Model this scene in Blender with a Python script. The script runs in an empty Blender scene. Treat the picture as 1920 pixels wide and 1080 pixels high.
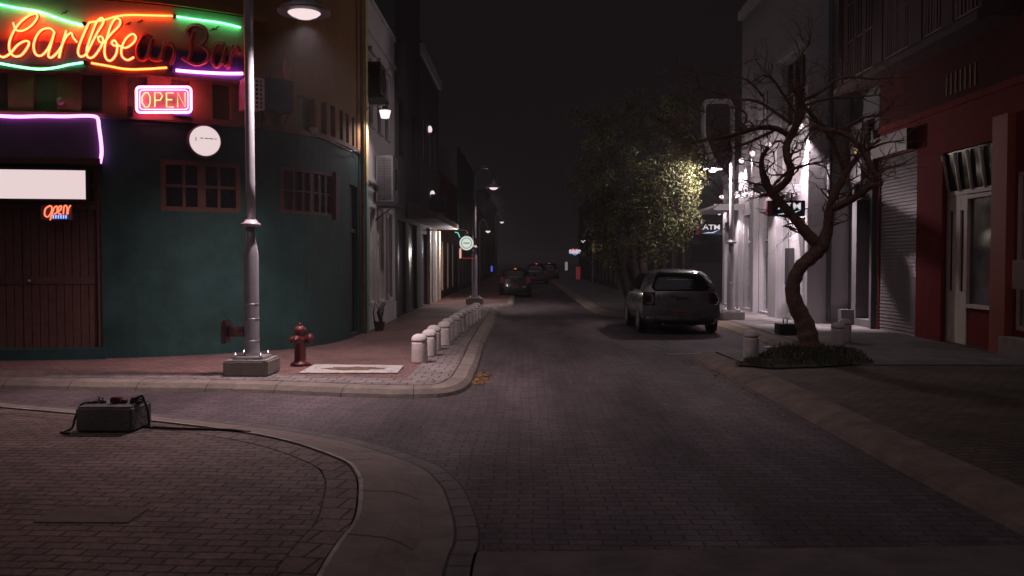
import bpy, bmesh, math, random
from mathutils import Vector, Matrix
from mathutils.geometry import tessellate_polygon
random.seed(7)
R = math.radians
SC = bpy.context.scene
COL = SC.collection

# ------------------------------------------------------------------ camera, world, light
FPX = 1600.0
CAMP = Vector((0, 0, 1.66))
yaw = math.atan(25 / FPX); pit = math.atan(50 / FPX)
FW = Vector((-math.sin(yaw) * math.cos(pit), math.cos(yaw) * math.cos(pit), -math.sin(pit)))
RT = FW.cross(Vector((0, 0, 1))).normalized()
UP = RT.cross(FW).normalized()
cam_d = bpy.data.cameras.new('camera'); cam = bpy.data.objects.new('camera', cam_d); COL.objects.link(cam)
cam_d.sensor_width = 36; cam_d.lens = 36 * FPX / 1920; cam_d.clip_end = 2000; cam_d.clip_start = 0.05
cam.matrix_world = Matrix(((RT.x, UP.x, -FW.x, CAMP.x), (RT.y, UP.y, -FW.y, CAMP.y), (RT.z, UP.z, -FW.z, CAMP.z), (0, 0, 0, 1)))
SC.camera = cam

w = bpy.data.worlds.new("World"); SC.world = w; w.use_nodes = True
nt = w.node_tree; nt.nodes.clear()
bg = nt.nodes.new('ShaderNodeBackground'); bg.inputs[0].default_value = (0.0068, 0.0052, 0.0058, 1); bg.inputs[1].default_value = 1
wo = nt.nodes.new('ShaderNodeOutputWorld'); nt.links.new(bg.outputs[0], wo.inputs[0])

sd = bpy.data.lights.new('fill_sun', 'SUN'); sd.energy = 0.23; sd.angle = R(50); sd.color = (1.0, 0.86, 0.92)  # wide soft sun added as ambient fill light
so = bpy.data.objects.new('fill_sun', sd); COL.objects.link(so)
so.rotation_euler = Vector((0.15, 0.42, -0.9)).to_track_quat('-Z', 'Y').to_euler()

SC.view_settings.view_transform = 'Standard'; SC.view_settings.look = 'None'
SC.view_settings.exposure = 0; SC.view_settings.gamma = 1
SC.render.engine = 'CYCLES'
SC.cycles.use_denoising = True
SC.cycles.max_bounces = 5
SC.cycles.sample_clamp_indirect = 2.0
SC.cycles.caustics_reflective = False; SC.cycles.caustics_refractive = False

def proj(p):
    v = Vector(p) - CAMP; d = v.dot(FW)
    return 960 + FPX * v.dot(RT) / d, 540 - FPX * v.dot(UP) / d
def ray(px, py): return (FW * FPX + RT * (px - 960) - UP * (py - 540)).normalized()
def G(px, py, z=0.0):
    r = ray(px, py); return CAMP + r * ((z - CAMP.z) / r.z)
def AY(px, py, y):
    r = ray(px, py); return CAMP + r * (y / r.y)

# ------------------------------------------------------------------ materials
def nodes(m): m.use_nodes = True; return m.node_tree.nodes, m.node_tree.links, m.node_tree.nodes['Principled BSDF']
_mc = {}
def mat(name, col, rough=0.7, metal=0.0, var=0.25, scale=6.0, bump=0.15, spec=0.4, dirt=0.0, coat=0):
    if name in _mc: return _mc[name]
    m = bpy.data.materials.new(name); n, l, b = nodes(m)
    tc = n.new('ShaderNodeTexCoord'); no = n.new('ShaderNodeTexNoise'); no.inputs['Scale'].default_value = scale; no.inputs['Detail'].default_value = 8
    no.inputs['Roughness'].default_value = 0.62
    l.new(tc.outputs['Object'], no.inputs['Vector'])
    mx = n.new('ShaderNodeMix'); mx.data_type = 'RGBA'
    c = Vector(col[:3])
    mx.inputs[6].default_value = (*(c * (1 - var)), 1); mx.inputs[7].default_value = (*[min(1, v * (1 + var)) for v in c], 1)
    cr = n.new('ShaderNodeMapRange'); cr.inputs[1].default_value = 0.3; cr.inputs[2].default_value = 0.7
    l.new(no.outputs[0], cr.inputs[0]); l.new(cr.outputs[0], mx.inputs[0])
    out = mx.outputs[2]
    if dirt:
        n2 = n.new('ShaderNodeTexNoise'); n2.inputs['Scale'].default_value = 1.1; n2.inputs['Detail'].default_value = 10; n2.inputs['Roughness'].default_value = 0.7
        mp = n.new('ShaderNodeMapping'); mp.inputs['Scale'].default_value = (1, 1, 0.35); l.new(tc.outputs['Object'], mp.inputs[0]); l.new(mp.outputs[0], n2.inputs['Vector'])
        r2 = n.new('ShaderNodeMapRange'); r2.inputs[1].default_value = 0.5; r2.inputs[2].default_value = 0.72; r2.inputs[4].default_value = dirt
        l.new(n2.outputs[0], r2.inputs[0])
        m2 = n.new('ShaderNodeMix'); m2.data_type = 'RGBA'; l.new(r2.outputs[0], m2.inputs[0]); l.new(out, m2.inputs[6])
        m2.inputs[7].default_value = (*(c * 0.35), 1); out = m2.outputs[2]
    l.new(out, b.inputs['Base Color'])
    rr = n.new('ShaderNodeMapRange'); rr.inputs[3].default_value = max(0.02, rough - 0.12); rr.inputs[4].default_value = min(1, rough + 0.12)
    l.new(no.outputs[0], rr.inputs[0]); l.new(rr.outputs[0], b.inputs['Roughness'])
    b.inputs['Metallic'].default_value = metal; b.inputs['Specular IOR Level'].default_value = spec
    if coat: b.inputs['Coat Weight'].default_value = coat; b.inputs['Coat Roughness'].default_value = 0.08
    if bump:
        bp = n.new('ShaderNodeBump'); bp.inputs['Strength'].default_value = bump; bp.inputs['Distance'].default_value = 0.02
        n3 = n.new('ShaderNodeTexNoise'); n3.inputs['Scale'].default_value = scale * 6; n3.inputs['Detail'].default_value = 6
        l.new(tc.outputs['Object'], n3.inputs['Vector']); l.new(n3.outputs[0], bp.inputs['Height']); l.new(bp.outputs[0], b.inputs['Normal'])
    _mc[name] = m; return m
def emis(name, col, s):
    if name in _mc: return _mc[name]
    m = bpy.data.materials.new(name); n, l, b = nodes(m)
    b.inputs['Base Color'].default_value = (0.1, 0.1, 0.1, 1); b.inputs['Emission Color'].default_value = (*col, 1); b.inputs['Emission Strength'].default_value = s
    b.inputs['Roughness'].default_value = 0.4
    _mc[name] = m; return m
def glassm(name, col=(0.015, 0.014, 0.018), rough=0.06, spec=0.5):
    return mat(name, col, rough, 0, 0.3, 3, 0.0, spec)
def bricks(name, c1, c2, cm, bw=0.2, bh=0.1, rot=0.0, mort=0.006, big=0.35, bumpd=0.6, rough=0.8, wob=0.012, stretch=1.0):
    m = bpy.data.materials.new(name); n, l, b = nodes(m)
    tc = n.new('ShaderNodeTexCoord'); mp = n.new('ShaderNodeMapping'); mp.inputs['Rotation'].default_value = (0, 0, rot)
    # slight wobble of the courses
    nw = n.new('ShaderNodeTexNoise'); nw.inputs['Scale'].default_value = 0.9; nw.inputs['Detail'].default_value = 3; l.new(tc.outputs['Object'], nw.inputs['Vector'])
    vm = n.new('ShaderNodeVectorMath'); vm.operation = 'MULTIPLY_ADD'; vm.inputs[1].default_value = (wob * 8, wob * 8, 0)
    l.new(nw.outputs['Color'], vm.inputs[0]); l.new(tc.outputs['Object'], vm.inputs[2]); l.new(vm.outputs[0], mp.inputs[0])
    br = n.new('ShaderNodeTexBrick'); br.inputs['Scale'].default_value = 1; br.inputs['Brick Width'].default_value = bw; br.inputs['Row Height'].default_value = bh
    br.inputs['Mortar Size'].default_value = mort; br.inputs['Mortar Smooth'].default_value = 0.4; br.inputs['Bias'].default_value = 0
    br.inputs['Color1'].default_value = (*c1, 1); br.inputs['Color2'].default_value = (*c2, 1); br.inputs['Mortar'].default_value = (*cm, 1)
    l.new(mp.outputs[0], br.inputs['Vector'])
    nb = n.new('ShaderNodeTexNoise'); nb.inputs['Scale'].default_value = 0.55; nb.inputs['Detail'].default_value = 12; nb.inputs['Roughness'].default_value = 0.65
    ms = n.new('ShaderNodeMapping'); ms.inputs['Scale'].default_value = (1.6 if stretch < 1 else 1, stretch, 1); l.new(tc.outputs['Object'], ms.inputs[0]); l.new(ms.outputs[0], nb.inputs['Vector'])
    rg = n.new('ShaderNodeMapRange'); rg.inputs[1].default_value = 0.35; rg.inputs[2].default_value = 0.68; rg.inputs[3].default_value = 1 - big; rg.inputs[4].default_value = 1 + big
    l.new(nb.outputs[0], rg.inputs[0])
    mu = n.new('ShaderNodeVectorMath'); mu.operation = 'SCALE'; l.new(br.outputs['Color'], mu.inputs[0]); l.new(rg.outputs[0], mu.inputs['Scale'])
    nf = n.new('ShaderNodeTexNoise'); nf.inputs['Scale'].default_value = 35; nf.inputs['Detail'].default_value = 5; l.new(tc.outputs['Object'], nf.inputs['Vector'])
    rf = n.new('ShaderNodeMapRange'); rf.inputs[1].default_value = 0.3; rf.inputs[2].default_value = 0.7; rf.inputs[3].default_value = 0.7; rf.inputs[4].default_value = 1.25
    l.new(nf.outputs[0], rf.inputs[0])
    mv = n.new('ShaderNodeVectorMath'); mv.operation = 'SCALE'; l.new(mu.outputs[0], mv.inputs[0]); l.new(rf.outputs[0], mv.inputs['Scale'])
    l.new(mv.outputs[0], b.inputs['Base Color'])
    b.inputs['Roughness'].default_value = rough; b.inputs['Specular IOR Level'].default_value = 0.22
    rr = n.new('ShaderNodeMapRange'); rr.inputs[3].default_value = rough + 0.1; rr.inputs[4].default_value = rough - 0.2; l.new(nb.outputs[0], rr.inputs[0]); l.new(rr.outputs[0], b.inputs['Roughness'])
    ad = n.new('ShaderNodeMath'); ad.operation = 'MULTIPLY_ADD'; ad.inputs[1].default_value = -1.0
    l.new(br.outputs['Fac'], ad.inputs[0]); 
    sc = n.new('ShaderNodeMath'); sc.operation = 'MULTIPLY'; sc.inputs[1].default_value = 0.35; l.new(nf.outputs[0], sc.inputs[0]); l.new(sc.outputs[0], ad.inputs[2])
    bp = n.new('ShaderNodeBump'); bp.inputs['Strength'].default_value = bumpd; bp.inputs['Distance'].default_value = 0.012
    l.new(ad.outputs[0], bp.inputs['Height']); l.new(bp.outputs[0], b.inputs['Normal'])
    return m

# ------------------------------------------------------------------ mesh helpers
def NB(): return bmesh.new()
def link(name, bm, m, parent=None, world=True, smooth=False):
    """link bm (world coordinates when world) as one mesh object"""
    bmesh.ops.recalc_face_normals(bm, faces=bm.faces[:])
    if parent is not None and world:
        bm.transform(parent_world(parent).inverted())
    me = bpy.data.meshes.new(name); bm.to_mesh(me); bm.free()
    for mm in (m if isinstance(m, (list, tuple)) else [m]): me.materials.append(mm)
    if smooth:
        me.polygons.foreach_set('use_smooth', [True] * len(me.polygons))
        try: me.set_sharp_from_angle(angle=R(38))
        except Exception: pass
    o = bpy.data.objects.new(name, me); COL.objects.link(o)
    if parent is not None: o.parent = parent
    return o
def parent_world(o):
    M = Matrix.Translation(o.location) @ o.rotation_euler.to_matrix().to_4x4()
    return parent_world(o.parent) @ M if o.parent else M
def tag(o, label=None, cat=None, group=None, kind=None):
    if label: o['label'] = label
    if cat: o['category'] = cat
    if group: o['group'] = group
    if kind: o['kind'] = kind
    return o
def thing(name, label, cat, loc=(0, 0, 0), rz=0.0, group=None):
    o = bpy.data.objects.new(name, None); COL.objects.link(o); o.location = loc; o.rotation_euler = (0, 0, rz)
    o.empty_display_size = 0.2
    return tag(o, label, cat, group)
def copy_tree(o, parent=None):
    c = o.copy(); COL.objects.link(c)
    if parent is not None: c.parent = parent
    for ch in list(o.children): copy_tree(ch, c)
    return c
def struct(name, bm, m, smooth=False):
    o = link(name, bm, m, None, smooth=smooth); o['kind'] = 'structure'; return o
def box8(bm, pts, mi=0):
    v = [bm.verts.new(p) for p in pts]
    for f in ((0, 1, 2, 3), (4, 7, 6, 5), (0, 4, 5, 1), (1, 5, 6, 2), (2, 6, 7, 3), (3, 7, 4, 0)):
        fc = bm.faces.new([v[i] for i in f]); fc.material_index = mi
def box(bm, x0, x1, y0, y1, z0, z1, mi=0):
    box8(bm, [(x0, y0, z0), (x1, y0, z0), (x1, y1, z0), (x0, y1, z0), (x0, y0, z1), (x1, y0, z1), (x1, y1, z1), (x0, y1, z1)], mi)
def bbox(bm, x0, x1, y0, y1, z0, z1, b=0.01, seg=2):
    t = NB(); box(t, x0, x1, y0, y1, z0, z1); bmesh.ops.bevel(t, geom=t.edges[:] , offset=b, segments=seg, affect='EDGES')
    merge(bm, t)
def merge(bm, t, M=None):
    me = bpy.data.meshes.new('tmp'); 
    if M is not None: t.transform(M)
    t.to_mesh(me); t.free(); bm.from_mesh(me); bpy.data.meshes.remove(me)
def quad(bm, pts, mi=0):
    f = bm.faces.new([bm.verts.new(p) for p in pts]); f.material_index = mi; return f
def tube(bm, pts, r, seg=8, cap=True, mi=0):
    pts = [Vector(p) for p in pts]
    n = len(pts)
    rs = r if isinstance(r, (list, tuple)) else [r] * n
    rings = []; prev = None
    for i, p in enumerate(pts):
        d = (pts[min(i + 1, n - 1)] - pts[max(i - 1, 0)])
        if d.length < 1e-9: d = Vector((0, 0, 1))
        d.normalize()
        if prev is None:
            a = d.orthogonal().normalized()
        else:
            a = prev - d * prev.dot(d)
            if a.length < 1e-6: a = d.orthogonal()
            a.normalize()
        prev = a; b = d.cross(a)
        rings.append([bm.verts.new(p + (a * math.cos(2 * math.pi * k / seg) + b * math.sin(2 * math.pi * k / seg)) * rs[i]) for k in range(seg)])
    for i in range(n - 1):
        for k in range(seg):
            f = bm.faces.new((rings[i][k], rings[i][(k + 1) % seg], rings[i + 1][(k + 1) % seg], rings[i + 1][k])); f.material_index = mi; f.smooth = True
    if cap:
        for rg in (rings[0][::-1], rings[-1]):
            try: bm.faces.new(rg).material_index = mi
            except Exception: pass
def lathe(bm, prof, c=(0, 0, 0), seg=24, M=None, mi=0):
    """prof list of (r,z) bottom to top"""
    t = []; c = Vector(c)
    for r, z in prof:
        ring = []
        for k in range(seg):
            a = 2 * math.pi * k / seg; p = Vector((r * math.cos(a), r * math.sin(a), z))
            if M is not None: p = M @ p
            ring.append(bm.verts.new(p + c))
        t.append(ring)
    for i in range(len(t) - 1):
        for k in range(seg):
            f = bm.faces.new((t[i][k], t[i][(k + 1) % seg], t[i + 1][(k + 1) % seg], t[i + 1][k])); f.smooth = True; f.material_index = mi
    for rg in (t[0][::-1], t[-1]):
        bm.faces.new(rg).material_index = mi
def catmull(pts, n=6, closed=False):
    P = [Vector(p) for p in pts]; out = []
    L = len(P)
    for i in range(L - 1):
        p0 = P[max(i - 1, 0)]; p1 = P[i]; p2 = P[i + 1]; p3 = P[min(i + 2, L - 1)]
        for k in range(n):
            t = k / n
            out.append(0.5 * ((2 * p1) + (p2 - p0) * t + (2 * p0 - 5 * p1 + 4 * p2 - p3) * t * t + (3 * p1 - p0 - 3 * p2 + p3) * t ** 3))
    out.append(P[-1]); return out
def offp(path, d):
    """offset plan path to the right-hand side by d"""
    out = []
    for i, p in enumerate(path):
        t = (Vector(path[min(i + 1, len(path) - 1)]) - Vector(path[max(i - 1, 0)])); t = Vector((t.x, t.y)).normalized()
        out.append(Vector((p[0] + t.y * d, p[1] - t.x * d)))
    return out
def clean(path, off, d):
    return [p for p in off if min((Vector((q[0], q[1])) - Vector((p[0], p[1]))).length for q in path) > d * .985]
def strip(bm, A, zA, B, zB, mi=0):
    for i in range(len(A) - 1):
        quad(bm, [(A[i][0], A[i][1], zA), (A[i + 1][0], A[i + 1][1], zA), (B[i + 1][0], B[i + 1][1], zB), (B[i][0], B[i][1], zB)], mi)
def poly(bm, pts, z, mi=0):
    v = [Vector((p[0], p[1], z)) for p in pts]; bv = [bm.verts.new(p) for p in v]
    for t in tessellate_polygon([v]):
        try: bm.faces.new([bv[i] for i in t]).material_index = mi
        except Exception: pass
def lamp(name, kind, loc, power, col=(1, 0.86, 0.9), size=0.1, tgt=None, spot=None, blend=0.5, parent=None):
    d = bpy.data.lights.new(name, kind); d.energy = power; d.color = col
    if kind == 'AREA': d.size = size
    else: d.shadow_soft_size = size
    if kind == 'SPOT': d.spot_size = R(spot); d.spot_blend = blend
    o = bpy.data.objects.new(name, d); COL.objects.link(o); o.location = loc
    if tgt is not None: o.rotation_euler = (Vector(tgt) - Vector(loc)).to_track_quat('-Z', 'Y').to_euler()
    return o
def text_bm(txt, size, depth=0.005):
    cu = bpy.data.curves.new('t', 'FONT'); cu.body = txt; cu.size = size; cu.extrude = depth; cu.align_x = 'CENTER'; cu.align_y = 'CENTER'; cu.offset = size * 0.018
    o = bpy.data.objects.new('t', cu); COL.objects.link(o); bpy.context.view_layer.update()
    me = bpy.data.meshes.new_from_object(o.evaluated_get(bpy.context.evaluated_depsgraph_get()))
    bm = NB(); bm.from_mesh(me); bpy.data.objects.remove(o); bpy.data.curves.remove(cu); bpy.data.meshes.remove(me)
    return bm

# facade mapping: u along, v up, d outward
class Wall:
    def __init__(s, path, side):       # path plan points; outward = right-hand side * side
        s.P = [Vector((p[0], p[1])) for p in path]; s.side = side
        s.L = [0]
        for a, b in zip(s.P, s.P[1:]): s.L.append(s.L[-1] + (b - a).length)
    def nrm(s, i):
        t = (s.P[min(i + 1, len(s.P) - 1)] - s.P[max(i - 1, 0)]).normalized(); return Vector((t.y, -t.x)) * s.side
    def __call__(s, u, v, d=0.0):
        i = 0
        while i < len(s.L) - 2 and u > s.L[i + 1]: i += 1
        k = (u - s.L[i]) / (s.L[i + 1] - s.L[i]); p = s.P[i].lerp(s.P[i + 1], k)
        kk = min(max(k, 0), 1); n = (s.nrm(i).lerp(s.nrm(i + 1), kk)).normalized() if len(s.P) > 2 else s.nrm(i)
        p = p + n * d; return Vector((p.x, p.y, v))
    def uv(s, px, py, d=0.0, lo=None, hi=None):
        lo = s.L[0] if lo is None else lo; hi = s.L[-1] if hi is None else hi
        # start inside view
        f = lambda u: proj(s(u, 2, d))[0] - px
        a, b = lo, hi; fa = f(a)
        for _ in range(40):
            m = (a + b) / 2; fm = f(m)
            if (fm > 0) == (fa > 0): a = m; fa = fm
            else: b = m
        u = (a + b) / 2
        y0 = proj(s(u, 1, d))[1]; y1 = proj(s(u, 3, d))[1]
        return u, 1 + (py - y0) / (y1 - y0) * 2
    def cuts(s, us): return sorted(set([round(x, 4) for x in us] + [round(x, 4) for x in s.L if min(us) < x < max(us)]))
def fbox(bm, W, u0, u1, v0, v1, d0, d1, mi=0):
    us = W.cuts([u0, u1])
    for a, b in zip(us, us[1:]):
        box8(bm, [W(a, v0, d0), W(b, v0, d0), W(b, v0, d1), W(a, v0, d1), W(a, v1, d0), W(b, v1, d0), W(b, v1, d1), W(a, v1, d1)], mi)
def wall_open(bm, W, u0, u1, v0, v1, ops, dep=0.15, d=0.0, mi=0):
    """facade sheet with real recessed openings (u0,u1,v0,v1)"""
    us = W.cuts([u0, u1] + [x for o in ops for x in o[:2] if u0 < x < u1]); vs = sorted(set([v0, v1] + [x for o in ops for x in o[2:4]]))
    for a, b in zip(us, us[1:]):
        for c, e in zip(vs, vs[1:]):
            mu, mv = (a + b) / 2, (c + e) / 2
            if any(o[0] < mu < o[1] and o[2] < mv < o[3] for o in ops): continue
            quad(bm, [W(a, c, d), W(b, c, d), W(b, e, d), W(a, e, d)], mi)
    for o in ops:
        uu = W.cuts([o[0], o[1]])
        for a, b in zip(uu, uu[1:]):
            quad(bm, [W(a, o[2], d), W(b, o[2], d), W(b, o[2], d - dep), W(a, o[2], d - dep)], mi)
            quad(bm, [W(a, o[3], d), W(b, o[3], d), W(b, o[3], d - dep), W(a, o[3], d - dep)], mi)
        for a in (o[0], o[1]):
            quad(bm, [W(a, o[2], d), W(a, o[3], d), W(a, o[3], d - dep), W(a, o[2], d - dep)], mi)
def window(par, W, u0, u1, v0, v1, nx, nz, fm, gm, dep=0.12, fr=0.06, mu=0.03, sill=None, name='window', mull=None, bars=0, back=True):
    bm = NB(); dd = -dep
    fbox(bm, W, u0, u0 + fr, v0, v1, dd, dd + 0.07); fbox(bm, W, u1 - fr, u1, v0, v1, dd, dd + 0.07)
    fbox(bm, W, u0 + fr, u1 - fr, v0, v0 + fr, dd, dd + 0.068); fbox(bm, W, u0 + fr, u1 - fr, v1 - fr, v1, dd, dd + 0.068)
    iu0, iu1, iv0, iv1 = u0 + fr, u1 - fr, v0 + fr, v1 - fr
    for k in range(1, nx):
        c = iu0 + (iu1 - iu0) * k / nx; h = (mull if (mull and k * 2 == nx) else mu) / 2
        fbox(bm, W, c - h, c + h, iv0, iv1, dd + 0.005, dd + 0.055)
    for k in range(1, nz):
        c = iv0 + (iv1 - iv0) * k / nz; fbox(bm, W, iu0, iu1, c - mu / 2, c + mu / 2, dd + 0.003, dd + 0.05)
    for k in range(bars):
        c = iu0 + (iu1 - iu0) * (k + 0.5) / bars; fbox(bm, W, c - 0.009, c + 0.009, iv0, iv1, dd + 0.075, dd + 0.095)
    o = link(name, bm, fm, par)
    bm = NB(); fbox(bm, W, u0 + 0.002, u1 - 0.002, v0 + 0.002, v1 - 0.002, dd - 0.03, dd - 0.004 + 0.012); link('pane', bm, gm, o)
    if sill:
        bm = NB(); fbox(bm, W, u0 - 0.06, u1 + 0.06, v0 - 0.07, v0 - 0.003, -0.1, sill); link('sill', bm, fm, o)
    return o

# ------------------------------------------------------------------ shared materials
M_teal = mat('teal_plaster', (0.026, 0.066, 0.062), 0.62, 0, 0.38, 1.6, 0.35, 0.3, dirt=0.6)
M_yel = mat('ochre_plaster', (0.27, 0.145, 0.06), 0.75, 0, 0.15, 3, 0.2, 0.2, dirt=0.3)
M_rec = mat('dark_shutter_paint', (0.14, 0.15, 0.07), 0.6, 0, 0.2, 6, 0.1, 0.3)
M_wood = mat('brown_wood', (0.15, 0.065, 0.045), 0.5, 0, 0.25, 12, 0.2, 0.3)
M_doorw = mat('red_brown_planks', (0.13, 0.058, 0.050), 0.5, 0, 0.25, 10, 0.2, 0.35, dirt=0.3)
M_glass = glassm('dark_glass')
M_metal = mat('painted_pole', (0.42, 0.39, 0.42), 0.33, 0.25, 0.1, 8, 0.05, 0.5, dirt=0.25)
M_dark = mat('dark_metal', (0.045, 0.042, 0.045), 0.5, 0.3, 0.2, 9, 0.05)
M_steel = mat('galvanised_steel', (0.45, 0.45, 0.47), 0.3, 0.9, 0.12, 12, 0.03)
M_conc = mat('concrete', (0.30, 0.27, 0.25), 0.85, 0, 0.22, 4, 0.5, 0.3, dirt=0.3)
M_concd = mat('dirty_concrete', (0.16, 0.145, 0.14), 0.9, 0, 0.3, 5, 0.5, 0.3, dirt=0.5)
M_kerb = mat('kerb_concrete', (0.24, 0.19, 0.165), 0.85, 0, 0.25, 3, 0.5, 0.3, dirt=0.55)
M_white = mat('white_plaster', (0.55, 0.52, 0.53), 0.75, 0, 0.1, 2.5, 0.2, 0.3, dirt=0.2)
M_cream = mat('cream_paint', (0.74, 0.64, 0.55), 0.6, 0, 0.12, 5, 0.1, 0.3, dirt=0.2)
M_grey = mat('grey_plaster', (0.13, 0.12, 0.125), 0.8, 0, 0.15, 2, 0.2, 0.3, dirt=0.3)
M_dgrey = mat('dark_plaster', (0.10, 0.095, 0.10), 0.85, 0, 0.2, 2, 0.2, 0.2)
M_red = mat('red_plaster', (0.21, 0.028, 0.026), 0.85, 0, 0.2, 2.5, 0.2, 0.1, dirt=0.25)
M_brown = mat('brown_plaster', (0.085, 0.020, 0.018), 0.85, 0, 0.2, 1.5, 0.2, 0.08, dirt=0.3)
M_pinkf = mat('pale_pink_frame', (0.32, 0.22, 0.22), 0.6, 0, 0.1, 6, 0.05)
M_blk = mat('black_plastic', (0.02, 0.02, 0.022), 0.45, 0, 0.2, 9, 0.02)
M_hyd = mat('hydrant_red', (0.12, 0.018, 0.018), 0.45, 0, 0.2, 9, 0.15, 0.5, dirt=0.3)
M_shut = mat('shutter_steel', (0.24, 0.20, 0.205), 0.4, 0.35, 0.08, 6, 0.03, 0.5, dirt=0.2)
WHITE = (1.0, 0.79, 0.79)
M_signw = emis('sign_white', WHITE, 0.82)
M_lens = emis('lamp_lens', WHITE, 0.95)

# ------------------------------------------------------------------ ground
bm = NB(); quad(bm, [(-700, -300, -0.05), (700, -300, -0.05), (700, 900, -0.05), (-700, 900, -0.05)])
struct('ground', bm, mat('bare_earth', (0.06, 0.05, 0.045), 0.95, 0, 0.3, 0.5, 0.3))
M_road = bricks('street_pavers', (0.128, 0.095, 0.104), (0.092, 0.068, 0.075), (0.045, 0.038, 0.04), 0.2, 0.1, 0.0, 0.008, 0.5, 0.55, 0.82, stretch=0.3)
bm = NB(); quad(bm, [(-45, -12, 0), (45, -12, 0), (45, 320, 0), (-45, 320, 0)]); struct('road', bm, M_road)

M_pav = bricks('brick_pavement', (0.21, 0.15, 0.135), (0.155, 0.11, 0.10), (0.065, 0.05, 0.045), 0.2, 0.1, 0.04, 0.009, 0.42, 0.8, 0.8)
M_pavred = bricks('red_brick_pavement', (0.25, 0.135, 0.125), (0.17, 0.10, 0.095), (0.07, 0.05, 0.045), 0.2, 0.1, R(8), 0.008, 0.25, 0.8, 0.8)
M_pavr = bricks('dark_brick_pavement', (0.14, 0.10, 0.085), (0.10, 0.075, 0.065), (0.03, 0.025, 0.022), 0.2, 0.1, R(-10), 0.009, 0.45, 0.6, 0.8)

def P2(px, py, z): g = G(px, py, z); return (g.x, g.y)
M_joint = mat('kerb_joint', (0.05, 0.042, 0.038), .95, 0, .3, 20, 0)
def joints(bm, path, sg_, prof, step=0.92, w=.010, mi=1):
    s_ = 0; nxt = .4
    offs = [offp(path, sg_ * o) for o, z in prof]
    for i in range(len(path) - 1):
        a, b = Vector((path[i][0], path[i][1])), Vector((path[i + 1][0], path[i + 1][1])); L_ = (b - a).length
        while s_ + L_ > nxt:
            k = (nxt - s_) / L_; dk = w / L_
            for j in range(len(prof) - 1):
                A0 = offs[j][i].lerp(offs[j][i + 1], k); A1 = offs[j][i].lerp(offs[j][i + 1], min(1, k + dk)); B0 = offs[j + 1][i].lerp(offs[j + 1][i + 1], k); B1 = offs[j + 1][i].lerp(offs[j + 1][i + 1], min(1, k + dk))
                quad(bm, [(A0.x, A0.y, prof[j][1] + .002), (A1.x, A1.y, prof[j][1] + .002), (B1.x, B1.y, prof[j + 1][1] + .002), (B0.x, B0.y, prof[j + 1][1] + .002)], mi)
            nxt += step
        s_ += L_
# near-left corner: rounded pavement with kerb, gutter and an outer paver course
near = catmull([(-30, 17.5), (-9.5, 10.45), P2(0, 765, .1), P2(295, 792, .1), P2(500, 820, .1), P2(630, 860, .1), P2(667, 890, .1), P2(672, 930, .1), P2(662, 980, .1), (-1.04, 4.5), (-1.02, 2.5), (-1.02, -8)], 8)
nk = offp(near, -0.33); ngu = offp(near, -0.60); nco = offp(near, -0.76)
if (Vector(nk[60]) - Vector((-30, -8))).length < (Vector(near[60]) - Vector((-30, -8))).length:
    nk = offp(near, 0.33); ngu = offp(near, 0.60); nco = offp(near, 0.76); sgn = 1
else: sgn = -1
bm = NB(); ins = offp(near, -sgn * 0.22); ins2 = offp(near, -sgn * 0.235); poly(bm, [tuple(p) for p in ins2] + [(-30, -8)], 0.098); strip(bm, ins2, 0.098, ins, 0.086, 0)
struct('pavement', bm, M_pav)
bm = NB(); strip(bm, ins, 0.098, offp(near, -sgn * 0.012), 0.100); struct('pavement_border', bm, bricks('border_pavers', (0.21, 0.15, 0.135), (0.16, 0.115, 0.105), (0.05, 0.04, 0.035), 0.2, 0.22, 0.2, 0.01, 0.2, 0.6))
bm = NB()
strip(bm, near, 0.094, offp(near, sgn * 0.02), 0.112); strip(bm, offp(near, sgn * 0.02), 0.112, offp(near, sgn * 0.24), 0.096); strip(bm, offp(near, sgn * 0.24), 0.096, offp(near, sgn * 0.32), 0.07); strip(bm, offp(near, sgn * 0.32), 0.07, offp(near, sgn * 0.40), 0.03); strip(bm, offp(near, sgn * 0.004), 0.1135, offp(near, sgn * 0.03), 0.1132, 2)
joints(bm, near, sgn, [(0, .094), (.02, .112), (.24, .096), (.32, .07), (.40, .03)])
struct('kerb', bm, [M_kerb, M_joint, mat('worn_bright_edge', (0.42, 0.36, 0.32), .8, 0, .5, 5, .3, .3, dirt=.9)])  # edge strip is wear, paled further to look like it catches light
bm = NB(); strip(bm, offp(near, sgn * 0.401), 0.03, ngu, 0.008); struct('gutter', bm, mat('gutter_concrete', (0.19, 0.155, 0.14), .85, 0, .3, 4, .4, .3, dirt=.5))
bm = NB(); strip(bm, offp(near, sgn * 0.618), 0.006, offp(near, sgn * 0.745), 0.006, 0); strip(bm, ngu, 0.005, offp(near, sgn * 0.617), 0.005, 1); strip(bm, offp(near, sgn * 0.746), 0.005, nco, 0.005, 1); joints(bm, near, sgn, [(.618, .006), (.745, .006)], step=.2, w=.008); struct('paver_course', bm, [mat('course_paver', (0.13, 0.105, 0.105), .8, 0, .3, 5, .4, .3, dirt=.4), M_joint])

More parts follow.
